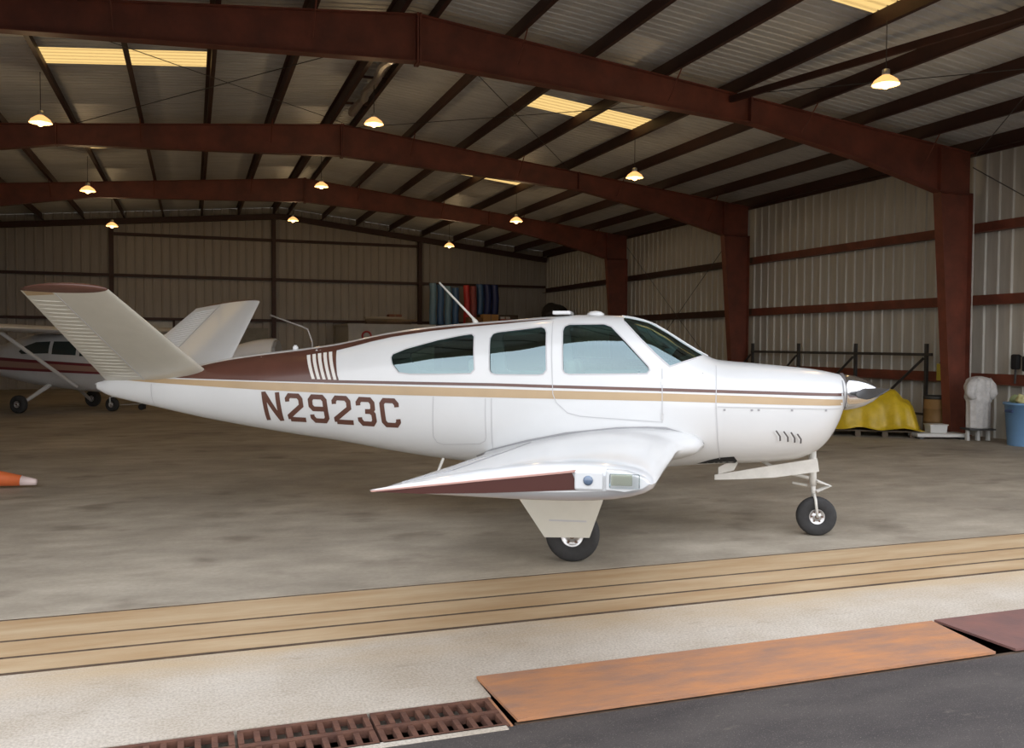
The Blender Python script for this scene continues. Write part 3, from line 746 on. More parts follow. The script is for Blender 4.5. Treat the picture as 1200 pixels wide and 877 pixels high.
# wings
for s in (1, -1):
    up3 = lambda v: .84+.0765*(v-.5)
    S = []
    up_n = (0, -.1*s, 1)
    # root fairing then the panel
    dat = [(.30, -1.10, .86, -3.04, .74, .31), (.50, -1.05, .865, -3.02, .745, .30), (.62, -1.10, .855, -3.0, .755, .29), (.78, -1.22, .855, -2.98, .765, .285), (1.0, -1.29, .865, -2.96, .78, .28),
           (1.6, -1.325, .915, -2.92, .83, .26), (2.6, -1.37, .995, -2.85, .91, .235), (3.8, -1.43, 1.09, -2.76, 1.015, .205), (4.6, -1.465, 1.152, -2.70, 1.085, .18), (4.80, -1.475, 1.167, -2.685, 1.10, .172),
           (4.90, -1.49, 1.175, -2.68, 1.112, .155), (4.96, -1.52, 1.18, -2.675, 1.122, .125), (4.985, -1.58, 1.185, -2.67, 1.128, .08)]
    for v, lu, lw, tu, tw, t in dat: S.append(((lu, v*s, lw), (tu, v*s, tw), t, up_n))
    o = wing(S, 16, camber=.018).out('wing', 'white', ap_); autosmooth(o, 40)
    if s > 0: o['label'] = 'near wing with brown striped tip'
    # paint and lamps on the tip
    vv = s*4.987
    if True:
        P = [(-2.665, 1.122), (-2.45, 1.150), (-2.2, 1.181), (-1.95, 1.214), (-1.815, 1.229), (-1.785, 1.157), (-1.95, 1.146), (-2.2, 1.130), (-2.45, 1.120)]
        b = B().prism(P, -s*4.965, -vv-s*.004); b.out('tip_stripe', 'brown_dark', ap_)
        b = B().prism([(-2.665, 1.126), (-2.2, 1.186), (-1.80, 1.236), (-1.80, 1.229), (-2.2, 1.179), (-2.66, 1.121)], -s*4.965, -vv-s*.007); b.out('tip_pinstripe', mat('pink_tan_pinstripe', (.52, .30, .25), .4), ap_)
        lb_ = B().box((-1.745, -vv, 1.197), (.115, .03, .078)).bevel(.008, 2).out('tip_lamp_bracket', 'white', ap_)
        B().lathe([(.021, 0), (.019, -s*.006), (.010, -s*.010)], (-1.747, -vv-s*.014, 1.198), 'Y', 16).out('tip_lamp_lens', 'lens_blue', lb_, True)
        lb2 = B().prism([(-1.675, 1.242), (-1.59, 1.236), (-1.52, 1.212), (-1.495, 1.19), (-1.53, 1.166), (-1.60, 1.156), (-1.675, 1.158)], -s*4.93, -vv-s*.012).bevel(.006, 2).out('tip_lamp_housing', 'white', ap_)
        B().box((-1.612, -vv-s*.010, 1.203), (.085, .012, .046)).bevel(.004, 2).out('tip_lamp_reflector', 'lens_green', lb2)
        B().box((-1.60, -vv-s*.018, 1.199), (.12, .006, .058)).bevel(.003, 1).out('tip_lamp_cover', 'clear', lb2)
    # control surface gaps on the upper skin
    b = B()
    def wp(v, x):
        for A, C in zip(dat, dat[1:]):
            if A[0] <= v <= C[0]: break
        t = (v-A[0])/(C[0]-A[0]); q = [a+(c-a)*t for a, c in zip(A, C)]
        yt = 5*(.2969*sqrt(x)-.126*x-.3516*x*x+.2843*x**3-.1036*x**4); ch = abs(q[3]-q[1])
        return (q[1]+(q[3]-q[1])*x, -s*(v-.1*(q[5]*yt)), q[2]+(q[4]-q[2])*x+q[5]*yt+.018*ch*4*x*(1-x)+.001)
    b.tube([wp(v, .76) for v in (.8, 1.5, 2.5, 3.5, 4.6)], .004, 4)
    b.tube([wp(2.7, x) for x in (.76, .85, .95)], .004, 4); b.tube([wp(4.6, x) for x in (.76, .85, .95)], .004, 4)
    b.out('aileron_gap', 'line', ap_)
    # main gear: strut, door, wheel
    y = -s*1.39
    B().tube([(-2.10, -s*1.22, .84), (-2.12, -s*1.27, .5), (-2.13, -s*1.28, .30)], [.045, .042, .035], 12).tube([(-2.13, -s*1.28, .30), (-2.13, -s*1.29, .205), (-2.13, -s*1.36, .205)], .03, 8).out('main_gear_leg', 'gear', ap_, True)
    B().prism([(-2.60, .90), (-1.83, .93), (-1.86, .57), (-1.985, .21), (-2.345, .20), (-2.57, .53)][::-1], -s*1.475, -s*1.493).out('gear_door', 'cream', ap_)
    B().box((-2.16, -s*1.496, .34), (.30, .006, .012)).out('door_crease', 'hair', ap_)
    wheel(ap_, (-2.128, y, .212), .218, .15, .088, flat=.006)
# step and drain
B().tube([(-3.46, -.30, .66), (-3.52, -.36, .48)], .014, 8).out('boarding_step', 'gear', ap_)
B().box((-3.02, -.46, .70), (.03, .03, .09)).out('drain_tube', 'line', ap_)
# V tail
for s in (1, -1):
    if s > 0: rl, rtt, tl, tt = (-5.96, .04, 1.42), (-7.11, .05, 1.345), (-6.07, 1.60, 2.19), (-6.895, 1.60, 2.185)
    else: rl, rtt, tl, tt = (-5.80, .02, 1.50), (-7.11, .05, 1.36), (-6.16, 1.58, 2.235), (-6.97, 1.56, 2.15)
    nrm = (0, -.47*s, .88)
    def at(t, x):
        a = Vector(rl).lerp(Vector(tl), t); c = Vector(rtt).lerp(Vector(tt), t); p = a.lerp(c, x); return p.x, p.y*s, p.z
    def th(t): return .115-.05*t
    secs = [(at(t, 0), at(t, .62), 0, nrm) for t in (0, 1)]
    # fixed stabiliser and ruddervator share one aerofoil, split at the hinge
    def surf_at(t, x, k):
        yt = 5*(.2969*sqrt(max(x, 0))-.126*x-.3516*x*x+.2843*x**3-.1036*x**4); p = Vector(at(t, x)); p += Vector(nrm)*k*th(t)*yt*(1 if t <= 1 else sqrt(max(0, 1-((t-1)/.032)**2)))
        return (p.x, -p.y, p.z)
    def loftx(xs, ts, name, m):
        b = B(); R = []
        for t in ts:
            R.append([b.bm.verts.new(surf_at(t, x, 1)) for x in xs]+[b.bm.verts.new(surf_at(t, x, -1)) for x in xs[::-1]])
        N = len(R[0])
        for A, C in zip(R, R[1:]):
            for q in range(N): b.bm.faces.new((A[q], A[(q+1) % N], C[(q+1) % N], C[q]))
        b.bm.faces.new(R[0][::-1]); b.bm.faces.new(R[-1])
        bmesh.ops.remove_doubles(b.bm, verts=b.bm.verts, dist=1e-5)
        o = b.out(name, m, ap_); return autosmooth(o, 40)
    xs = [0, .006, .02, .05, .1, .17, .25, .35, .47, .592]; xr = [.6, .7, .8, .9, .96, .995]
    ts = [i/10 for i in range(11)]
    body = 'cream' if s > 0 else 'white'
    loftx(xs, ts, 'stabiliser', body); loftx(xr, ts, 'ruddervator', body)
    cx = [0, .006, .02, .05, .1, .17, .25, .35, .47, .6, .7, .8, .9, .995]; b = B(); R = []
    def capp(x, g, k):
        p = Vector(at(1+.062*g*(4*x*(1-x))**.55, x)); yt = 5*(.2969*sqrt(max(x, 0))-.126*x-.3516*x*x+.2843*x**3-.1036*x**4)
        p += Vector(nrm)*k*(th(1)*yt*1.02+.001)*sqrt(max(0, 1-g*g)); return (p.x, -p.y, p.z)
    for g in (0, .3, .55, .75, .9, 1):
        R.append([b.bm.verts.new(capp(x, g, 1)) for x in cx]+[b.bm.verts.new(capp(x, g, -1)) for x in cx[::-1]])
    for A, C in zip(R, R[1:]):
        for q in range(len(A)): b.bm.faces.new((A[q], A[(q+1) % len(A)], C[(q+1) % len(A)], C[q]))
    bmesh.ops.remove_doubles(b.bm, verts=b.bm.verts, dist=1e-5)
    b.out('tail_tip_cap', 'brown', ap_, True)
    loft_t = [.985, 1.0]
    b = B()
    for i in range(22):
        t = .07+.04*i
        for k in (1, -1):
            pts = []
            for x in (.615, .7, .8, .9, .975):
                p = Vector(surf_at(t, x, k)); pts.append(p)
            b.tube(pts, [.002, .006, .006, .005, .002], 5)
    tag(b.out('ruddervator_beads', body, ap_, True), kind='stuff')
    b = B().tube([Vector(surf_at(t, .597, -1)) for t in (0.02, .5, .99)], .005, 5); b.out('hinge_line', 'hair', ap_)
    b = B()
    P1 = [Vector(surf_at(t, x, -1))+Vector((0, -.0*s, -.003)) for t, x in ((1.0, .62), (1.0, .97), (.955, .97), (.982, .62))]
    b.bm.faces.new([b.bm.verts.new(p) for p in P1]); b.out('tail_tip_tan_band', 'tan', ap_)
B().tube([(-7.2, 0, 1.31), (-7.26, 0, 1.30)], [.022, .012], 10).out('tail_lamp', 'white', ap_, True)
# nose: spinner, propeller
B().lathe([(.165, .205), (.163, .25), (.15, .32), (.125, .40), (.085, .475), (.04, .53), (.004, .55)], (0, 0, 1.325), 'X', 36).out('spinner', 'chrome', ap_, True)
B().lathe([(.175, .185), (.175, .212), (.15, .214)], (0, 0, 1.325), 'X', 36).out('spinner_backplate', 'dark', ap_)
for s in (1, -1):
    b = B(); R = []; tilt = .03
    for i in range(15):
        r = .10+.69*i/14; t = i/14
        ch = .12+.09*sin(min(1, t*2)*pi/2) if t < .85 else .21*sqrt(max(0.02, 1-((t-.85)/.155)**2)); thk = .06*(1-t)**1.2+.012
        pt = radians(68-6*t); ring = []
        for k in range(12):
            a = 2*pi*k/12; c = ch/2*cos(a); q = thk/2*sin(a)
            uu = c*sin(pt)-q*cos(pt); ww = (c*cos(pt)+q*sin(pt))*s
            ring.append(b.bm.verts.new((.365+uu, -s*(r*cos(tilt)), 1.325+s*r*sin(tilt)+ww)))
        R.append(ring)
    for A, C in zip(R, R[1:]):
        for k in range(12): b.bm.faces.new((A[k], A[(k+1) % 12], C[(k+1) % 12], C[k]))
    b.bm.faces.new(R[0][::-1]); b.bm.faces.new(R[-1]); b.out('propeller_blade', 'prop', ap_, True)
# nose gear and its long door
b = B().tube([(-.045, 0, .86), (-.035, 0, .53), (-.03, 0, .46)], [.035, .034, .03], 12).tube([(-.03, 0, .46), (-.025, 0, .36)], .022, 10)
b.out('nose_strut', 'gear', ap_, True)
B().tube([(-.075, -.02, .53), (-.33, -.02, .585), (-.5, -.02, .68)], .016, 8).tube([(-.075, .05, .45), (-.21, .05, .47)], .012, 6).out('drag_brace', 'gear', ap_)
B().tube([(-.0, -.02, .50), (.12, -.02, .46), (.0, -.02, .405)], .014, 6).tube([(.0, .03, .50), (.12, .03, .46), (.0, .03, .405)], .014, 6).out('torque_link', 'gear', ap_)
b = B()
for q in (1, -1): b.tube([(-.025, q*.02, .385), (-.02, q*.075, .34), (-.0, q*.078, .175)], .014, 6)
b.out('nose_fork', 'gear', ap_, True)
wheel(ap_, (0, 0, .176), .180, .125, .068, flat=.004)
B().prism([(-.932, .509), (-.932, .555), (-.70, .60), (-.40, .66), (-.026, .73), (-.009, .61), (-.4, .545), (-.7, .52)], -.17, -.155).out('nose_gear_door', 'gear', ap_)
B().prism([(-.90, .561), (-.90, .624), (-.74, .715), (-.70, .715), (-.76, .60)], -.165, -.150).out('nose_door_flap', 'gear', ap_)
FU.skin('nose_well_painted_shade', [(-1.10, .662), (-1.0, .705), (-.90, .735), (-.776, .748), (-.74, .70), (-.75, .67), (-.9, .668)], 'black', ap_, .003, (1,))  # uncut skin: black patch paints the shade inside the open nose wheel well
# roof fittings and aerials
b = B().box((-2.36, 0, 2.045), (.17, .34, .035)).bevel(.008, 2).out('roof_vent', 'white', ap_)
b = B().lathe([(.085, 0), (.08, .02), (.05, .04), (.01, .046)], (-2.05, 0, 2.022), 'Z', 20).out('roof_beacon', 'white', ap_, True)
B().tube([(-3.215, 0, 1.93), (-3.22, 0, 1.965), (-3.245, 0, 2.0), (-3.58, 0, 2.345)], [.045, .025, .012, .009], 10).out('whip_aerial', 'gear', ap_, True)
B().tube([(-4.88, 0, 1.69), (-4.885, 0, 1.76), (-4.93, 0, 1.88), (-4.98, 0, 1.905), (-5.33, 0, 2.025)], .008, 8).out('bent_aerial', mat('grey_tan_tube', (.22, .20, .18), .5), ap_, True)
B().lathe([(.03, 0), (.028, .03), (.01, .05)], (-5.06, 0, 1.675), 'Z', 10).out('tail_beacon', 'white', ap_, True)
# cabin: seats, panel, wheel
def seat(x, y):
    st = B().box((x, y, 1.02), (.46, .46, .16)).bevel(.04, 2).out('seat', 'seat', ap_)
    rot = Matrix.Rotation(-.18, 3, 'Y')
    B().box((x-.26, y, 1.33), (.12, .44, .56), rot, .85).bevel(.04, 2).out('backrest', 'seat', st)
for x, y in ((-1.95, -.25), (-1.95, .25), (-2.85, -.25), (-2.85, .25)): seat(x, y)
B().box((-2.1, 0, .80), (2.1, .66, .06)).out('cabin_floor', 'inside', ap_)
B().prism([(-1.42, 1.15), (-1.10, 1.15), (-1.06, 1.5), (-1.38, 1.53)], -.42, .42).out('instrument_panel', 'black', ap_)
b = B(); b.tube([(-1.66+.03*sin(a), -.25+.16*cos(a), 1.36+.14*sin(a)) for a in [pi*(.1*i-.15) for i in range(14)]], .012, 6); b.tube([(-1.66, -.25, 1.36), (-1.4, -.25, 1.34)], .015, 6)
b.out('control_wheel', 'black', ap_)
# ------------------------------------------------------------------ the high-wing aeroplane behind
CH = radians(-34.5)
ce_ = empty('high_wing_airplane', (-1.88, 24.64, 0), CH, label='white high-wing airplane with maroon and tan stripes behind the tail at left', cat='airplane')
CS = [(-6.6, 1.35, 1.2, 1.27, .05, 2, 2), (-5.5, 1.42, 1.12, 1.25, .14, 2, 2), (-4.2, 1.52, .98, 1.22, .28, 2.2, 2.2), (-3.2, 1.66, .82, 1.15, .42, 2.4, 2.6), (-2.5, 1.86, .70, 1.1, .50, 2.8, 3), (-2.0, 1.93, .62, 1.08, .54, 3, 3.2),
      (-1.2, 1.95, .55, 1.05, .55, 3, 3.2), (-.8, 1.93, .51, 1.05, .55, 3, 3.2), (-.45, 1.78, .49, 1.05, .54, 2.8, 3.2), (-.1, 1.48, .48, 1.02, .52, 2.6, 3), (.3, 1.42, .50, 1.0, .46, 2.5, 2.8), (.7, 1.36, .60, 1.0, .38, 2.3, 2.5), (.84, 1.30, .70, 1.0, .30, 2, 2)]
CF = Fus(CS)
bm = CF.loft(-6.6, .84, .12, 40); me = bpy.data.meshes.new('fuselage'); bm.to_mesh(me); bm.free()
cw = mat('off_white_enamel', (.60, .60, .60), .4, var=.06)
o = link('fuselage', me, cw, ce_, True)
maroon = mat('maroon_stripe', (.16, .02, .028), .4); ctan = mat('brown_tan_stripe', (.33, .20, .15), .4)
CF.skin('upper_maroon_stripe', [(-6.4, 1.34), (-3, 1.33), (.6, 1.16), (.6, 1.10), (-3, 1.25), (-6.4, 1.30)], maroon, ce_, .006, res=.2)
CF.skin('tan_stripe', [(-6.4, 1.30), (-3, 1.25), (.6, 1.10), (.6, .98), (-3, 1.09), (-6.4, 1.24)], ctan, ce_, .006, res=.2)
CF.skin('lower_maroon_stripe', [(-6.4, 1.24), (-3, 1.09), (.6, .98), (.6, .93), (-3, 1.02), (-6.4, 1.20)], maroon, ce_, .006, res=.2)
dg = mat('dark_cabin_glass', (.03, .045, .045), .12, coat=.6)
for poly in ([(-2.35, 1.48), (-2.2, 1.60), (-1.85, 1.72), (-1.42, 1.74), (-1.42, 1.44), (-2.25, 1.42)], [(-1.32, 1.74), (-.62, 1.74), (-.62, 1.40), (-1.32, 1.42)], [(-.52, 1.74), (-.42, 1.72), (-.08, 1.42), (-.08, 1.38), (-.52, 1.38)]):
    CF.skin('cabin_window', poly, dg, ce_, .008, res=.12)
def csec(v, lu, tu, w, t): return ((lu, v, w), (tu, v, w-.03), t, (0, 0, 1))
o = wing([csec(-5.3, -.72, -1.85, 2.10, .12), csec(-2.4, -.55, -2.1, 2.03, .18), csec(0, -.5, -2.1, 1.98, .19), csec(2.4, -.55, -2.1, 2.03, .18), csec(5.3, -.72, -1.85, 2.10, .12)], 10).out('wing', cw, ce_); autosmooth(o)
for s in (1, -1):
    B().tube([(-.62, -s*.5, .62), (-1.15, -s*2.3, 1.95)], .045, 8).out('wing_strut', cw, ce_)
    B().tube([(-1.5, -s*.4, .66), (-1.66, -s*1.15, .22), (-1.66, -s*1.22, .2)], [.06, .04, .03], 8).out('gear_leg', cw, ce_)
    wheel(ce_, (-1.63, -s*1.27, .215), .22, .16, .08)
o = wing([((-5.5, 0, 1.4), (-6.5, 0, 1.38), .1, (0, 1, 0)), ((-6.35, 0, 2.5), (-6.9, 0, 2.5), .06, (0, 1, 0))], 8, camber=0).out('fin', cw, ce_)
o = wing([((-5.9, -1.7, 1.4), (-6.5, -1.7, 1.4), .07, (0, 0, 1)), ((-5.7, 0, 1.4), (-6.6, 0, 1.4), .1, (0, 0, 1)), ((-5.9, 1.7, 1.4), (-6.5, 1.7, 1.4), .07, (0, 0, 1))], 8, camber=0).out('tailplane', cw, ce_)
B().tube([(-.02, 0, .62), (0, 0, .35)], .035, 8).tube([(0, .09, .36), (0, .09, .17)], .016, 6).tube([(0, -.09, .36), (0, -.09, .17)], .016, 6).out('nose_leg', cw, ce_)
wheel(ce_, (0, 0, .17), .175, .13, .07)
B().lathe([(.14, .84), (.13, .95), (.08, 1.06), (.01, 1.12)], (0, 0, 1.0), 'X', 20).out('spinner', cw, ce_, True)
B().box((.92, 0, 1.0), (.03, .13, 1.85)).bevel(.012, 2).out('propeller', 'black', ce_)
# tow bar
tb = empty('tow_bar', (-1.35, 24.95, 0), radians(-25), label='thin tow bar with a ring and small wheel, under the tail cone', cat='tow bar')
B().tube([(-.55, .05, .12), (.95, 0, .20)], .014, 6).out('bar', 'gear', tb)
B().tube([(.95+.07+.07*cos(a), 0, .20+.07*sin(a)) for a in [i*pi/6 for i in range(13)]], .012, 6).out('ring', 'white', tb)
B().tube([(.15, 0, .17), (.15, 0, .34)], .03, 8).out('upright', cw, tb)
B().lathe([(.06, -.04), (.08, -.03), (.08, .03), (.06, .04)], (.15, 0, .08), 'Y', 16).out('wheel', 'tyre', tb)

# ------------------------------------------------------------------ things at the back
cont = mat('grey_white_painted_steel', (.47, .46, .43), .6, var=.12, scale=3)
sb = empty('storage_cabin', (6.95, 34.5, 0), label='grey white storage cabin with a small red emblem, behind the fuselage', cat='cabin')
b = B().box((0, 0, 1.19), (3.2, 3.3, 2.38)); 
b.out('body', cont, sb)
for i in range(8): B().box((-1.4+i*.4, -1.66, 1.19), (.05, .03, 2.3)).out('wall_rib', cont, sb)
B().box((0, 0, 2.41), (3.3, 3.4, .06)).out('roof', cont, sb)
redm = mat('red_paint', (.42, .03, .03), .5)
B().tube([(-.95+.16*cos(a), -1.70, 2.0+.16*sin(a)) for a in [i*pi/8 for i in range(17)]], .035, 6).out('red_emblem', redm, sb)
brn = mat('dark_plywood', (.09, .06, .04), .8, var=.3)
sp = empty('storage_platform', (10.9, 34.5, 0), label='dark brown storage platform to the right of the white cabin', cat='platform')
B().box((0, 0, 2.41), (4.2, 3.3, .08)).out('deck', brn, sp)
B().box((0, -1.6, 1.18), (4.1, .04, 2.36)).out('front_board', brn, sp)
for x in (-2.0, 2.0): B().box((x, 0, 1.18), (.1, 3.1, 2.36)).out('side_board', brn, sp)
bluem = [mat('pale_blue_plastic_wrap', (.10, .19, .28), .4), mat('mid_blue_wrap', (.035, .09, .20), .4), mat('navy_wrap', (.012, .022, .10), .5)]
def roll(x, y, z, r, h, m, label, group):
    b = B().lathe([(r*.3, 0), (r*.95, 0), (r, .03), (r*.97, h*.3), (r, h*.55), (r*.96, h*.8), (r, h-.03), (r*.95, h), (r*.5, h), (r*.45, h-.05), (.01, h-.05)], (0, 0, 0), 'Z', 14)
    for v in b.bm.verts: v.co.x += .02*sin(v.co.z*5+x); 
    o = b.out('fabric_roll', m, None, True, loc=(x, y, z)); tag(o, label, 'roll', group); return o
names = ['leftmost pale blue roll standing on the storage platform', 'second blue roll from the left on the platform', 'third blue roll from the left, pale', 'fourth blue roll, mid blue, beside the red rolls']
for i, m_ in enumerate((0, 1, 0, 1)): roll(8.98+.30*i-.3, 33.6, 2.46, .14, 1.58-.05*i, bluem[m_], names[i], 'blue rolls on the storage platform')
for i in range(2): roll(10.12+.27*i, 33.9, 2.46, .13, 1.55-.03*i, redm if i == 0 else mat('dull_red_wrap', (.22, .05, .05), .6), ('left', 'right')[i]+' dull red roll between the blue and the navy rolls', 'red rolls')
for i in range(3): roll(10.72+.31*i, 34.1, 2.9, .15, 1.18, bluem[2] if i else bluem[1], ('leftmost', 'middle', 'rightmost')[i]+' of the three navy rolls on the boxes', 'navy rolls')
def crate(x, y, z, d, m, label, flap=True):
    e_ = empty('cardboard_box', (x, y, z), label=label, cat='box')
    B().box((0, 0, d[2]/2), d).bevel(.01, 1).out('carton', m, e_)
    B().box((0, -d[1]/2-.003, d[2]*.5), (.05, .004, d[2])).out('tape', mat('brown_tape', (.20, .12, .06), .4), e_)
    B().box((0, 0, d[2]+.004), (d[0]*.98, d[1]*.49, .006)).out('lid_flap', m, e_)
crate(10.85, 33.3, 2.45, (.62, .4, .42), mat('orange_brown_card', (.36, .19, .06), .8), 'orange brown box under the navy rolls')
crate(11.5, 33.3, 2.45, (.5, .4, .24), mat('red_card', (.30, .06, .03), .8), 'low red brown box at the right of the orange box')
crate(11.45, 33.3, 2.705, (.4, .3, .08), mat('white_card', (.5, .48, .46), .7), 'flat white box lying on the red brown box')
crate(10.2, 33.25, 2.45, (.55, .35, .3), mat('dark_card', (.16, .075, .03), .8), 'dark brown box in front of the red rolls')
crate(11.3, 34.4, 2.45, (2.1, .5, .44), brn, 'long dark box carrying the navy rolls')
woods = mat('old_timber', (.22, .16, .10), .85, var=.3)
for i, (x, z, l, w_, rz, lb) in enumerate(((6.9, 2.45, 1.7, .28, .02, 'lowest long dark plank on the cabin roof'), (7.0, 2.55, 1.9, .2, -.05, 'middle plank of the stack on the cabin roof'), (6.75, 2.64, 1.5, .16, .06, 'top pale plank on the cabin roof'))):
    o = B().box((0, 0, .04), (l, w_, .08)).bevel(.008, 1).out('timber_plank', [brn, woods, mat('pale_timber', (.34, .30, .24), .8)][i], None, loc=(x, 33.3, z)); o.rotation_euler.z = rz; tag(o, lb, 'plank', 'planks on the cabin roof')
crate(7.25, 33.9, 2.45, (.5, .4, .38), mat('rust_card', (.20, .08, .05), .8), 'rust coloured box behind the planks on the cabin roof')
def lump(name, d, m, seed, sub=4, amp=.12, flat=0.0):
    rnd = random.Random(seed); bm = bmesh.new(); bmesh.ops.create_icosphere(bm, subdivisions=sub, radius=1)
    ph = [(rnd.uniform(2, 6), rnd.uniform(0, 6), rnd.uniform(2, 6), rnd.uniform(0, 6), rnd.uniform(2, 6)) for _ in range(5)]
    for v in bm.verts:
        c = v.co.copy(); k = 1+sum(amp/(i+1)*sin(p[0]*(i+1)*c.x+p[1])*sin(p[2]*(i+1)*c.y+p[3]+p[4]*c.z) for i, p in enumerate(ph))
        c *= k; v.co = Vector((c.x*d[0]/2, c.y*d[1]/2, max(flat, c.z*d[2]/2+d[2]/2)))
    me = bpy.data.meshes.new(name); bm.to_mesh(me); bm.free(); return link(name, me, m, None, True)
o = lump('folded_tarpaulin', (1.05, .8, .95), mat('black_sheeting', (.035, .033, .032), .6, var=.4), 3); o.location = (13.6, 33.4, 2.405); tag(o, 'black bundled sheeting at the far right end of the platform', 'bundle')
sh = B().box((0, 0, 1.2), (1.0, .9, 2.4)).box((0, -.46, 1.2), (.9, .02, 2.2)).out('dark_locker', brn, None, loc=(13.62, 33.5, .0)); tag(sh, 'dark locker carrying the black bundle in the back corner', 'locker')
# white rounded fairing behind the tail
fm_ = empty('aircraft_fairing', (1.42, 21.35, 0), radians(-19), label='white rounded fairing with grey end seen over the brown tail', cat='fairing')
b = B(); R = []
for i in range(15):
    t = i/14; h = .10+.34*sin(t*pi/2)**.8; w_ = .12+.33*t**.7; R.append([b.bm.verts.new((-.85+1.25*t, w_*cos(a), 1.40+h*sin(a) if sin(a) > 0 else 1.40+.25*sin(a))) for a in [2*pi*k/20 for k in range(20)]])
for A, C in zip(R, R[1:]):
    for k in range(20): b.bm.faces.new((A[k], A[(k+1) % 20], C[(k+1) % 20], C[k]))
b.bm.faces.new(R[0][::-1]); b.bm.faces.new(R[-1]); o = b.out('shell', mat('bright_white_gelcoat', (.88, .88, .88), .3, coat=.6), fm_); autosmooth(o, 40)
b = B().prism([(-.38, 1.42), (-.32, 1.62), (-.15, 1.76), (0, 1.80), (.15, 1.76), (.32, 1.62), (.38, 1.42)], .40, .47, 'yz').out('end_cap', mat('mid_grey_cap', (.3, .3, .3), .5), fm_)
for x in (-.5, .25): B().box((x, 0, .62), (.06, .5, 1.24)).box((x, 0, .03), (.08, .8, .06)).out('trestle', woods, fm_)

# ------------------------------------------------------------------ things along the right wall
pr = empty('pipe_rack', (14.2, 17.65, 0), label='dark steel pipe rack standing along the right wall', cat='rack')
B().box((0, 0, 1.58), (.05, 6.3, .06)).out('top_rail', 'steel', pr)
for y in (-3.0, -.9, 1.15, 3.1):
    B().box((0, y, .9), (.06, .06, 1.8)).out('upright', 'steel', pr)
    B().tube([(-.03, y+.05, 1.5), (-.03, y+1.0, .78)], .028, 6).out('brace', 'steel', pr)
B().box((0, 0, .35), (.04, 6.2, .05)).out('lower_rail', 'steel', pr)
# pallet and yellow tarpaulin
pa = empty('wooden_pallet', (12.42, 14.6, 0), radians(-36), label='low wooden pallet with dark slots under the yellow tarpaulin', cat='pallet')
pw = mat('grey_pallet_wood', (.13, .10, .07), .9)
for i in range(5): B().box((-.98+.49*i, 0, .05), (.10, .95, .10)).out('bearer', pw, pa)
for i in range(6): B().box((0, -.40+.16*i, .112), (2.1, .12, .024)).out('deck_board', pw, pa)
yel = mat('yellow_tarpaulin', (.66, .46, .02), .42, var=.30, scale=4, bump=.8, bscale=7)
bm = bmesh.new(); NX, NY = 64, 34; rnd = random.Random(5)
def tz(a, c):     # load under the tarpaulin, a and c in -1..1
    prof_ = [(-1.0, .50), (-.75, .60), (-.45, .66), (-.1, .72), (.25, .80), (.62, .84), (.74, .68), (.9, .60), (1.0, .30)]
    for (x0, z0), (x1, z1) in zip(prof_, prof_[1:]):
        if x0 <= a <= x1: z = z0+(z1-z0)*(a-x0)/(x1-x0); break
    return z
grid = []
for i in range(NX+1):
    row = []
    for j in range(NY+1):
        a = -1.16+2.32*i/NX; c = -1.3+2.6*j/NY; aa = max(-1, min(1, a)); cc = max(-1, min(1, c))
        over = max(abs(a)-1, 0)*1.05*3.1+max(abs(c)-1, 0)*.56*3.6
        e_ = (1-abs(cc)**5)*.14
        z = tz(aa, cc)-.12+e_-over
        z += .035*sin(7*aa+4*cc)+.03*abs(sin(9*cc-5*aa+1))+.025*abs(sin(13*aa+6*cc+2))-.02
        low = .165+.025*sin(9*aa+5*cc)
        z = max(z, low)
        bulge = 1+.09*abs(sin(8*aa+3*c))+(.10 if z < .5 else 0)*(.5+.5*sin(15*aa+8*cc))
        row.append(bm.verts.new((aa*1.06*(1+.02*sin(9*c)) + (.03*sin(14*c) if abs(a) > 1 else 0)+(max(abs(a)-1, 0)*.35*(1 if a > 0 else -1)), cc*.50*(bulge if abs(c) > 1 else 1)+(max(abs(c)-1, 0)*.3*(1 if c > 0 else -1)), z)))
    grid.append(row)
for i in range(NX):
    for j in range(NY): bm.faces.new((grid[i][j], grid[i+1][j], grid[i+1][j+1], grid[i][j+1]))
me = bpy.data.meshes.new('tarpaulin'); bm.to_mesh(me); bm.free()
o = link('yellow_tarpaulin', me, yel, None, True); o.location = (12.42, 14.6, 0.0); o.rotation_euler.z = radians(-36)
sm = o.modifiers.new('thick', 'SOLIDIFY'); sm.thickness = .012; sm.offset = 1
tag(o, 'crumpled bright yellow tarpaulin draped over a load beyond the nose', 'tarpaulin')
# drum
dm = mat('tan_fibre_drum', (.30, .17, .06), .65, var=.2)
dr_ = empty('fibre_drum', (14.0, 14.17, 0), label='tan fibre drum left of the nearest column', cat='drum')
B().lathe([(.21, 0), (.225, .01), (.225, .25), (.235, .26), (.225, .27), (.225, .5), (.235, .51), (.225, .52), (.225, .74), (.21, .75)], n=28).out('barrel', dm, dr_, True)
B().lathe([(.235, .70), (.24, .73), (.23, .77), (.20, .765), (.19, .75)], n=28).out('lid', 'steel', dr_, True)
ye = empty('yellow_box', (14.17, 14.22, 1.06), label='small yellow box fixed to the girt beside the nearest column', cat='box')
B().box((0, 0, .17), (.1, .16, .34)).bevel(.012, 2).out('case', mat('yellow_green_plastic', (.52, .45, .06), .5), ye); B().box((0, -.02, .36), (.06, .08, .04)).out('handle', 'steel', ye)
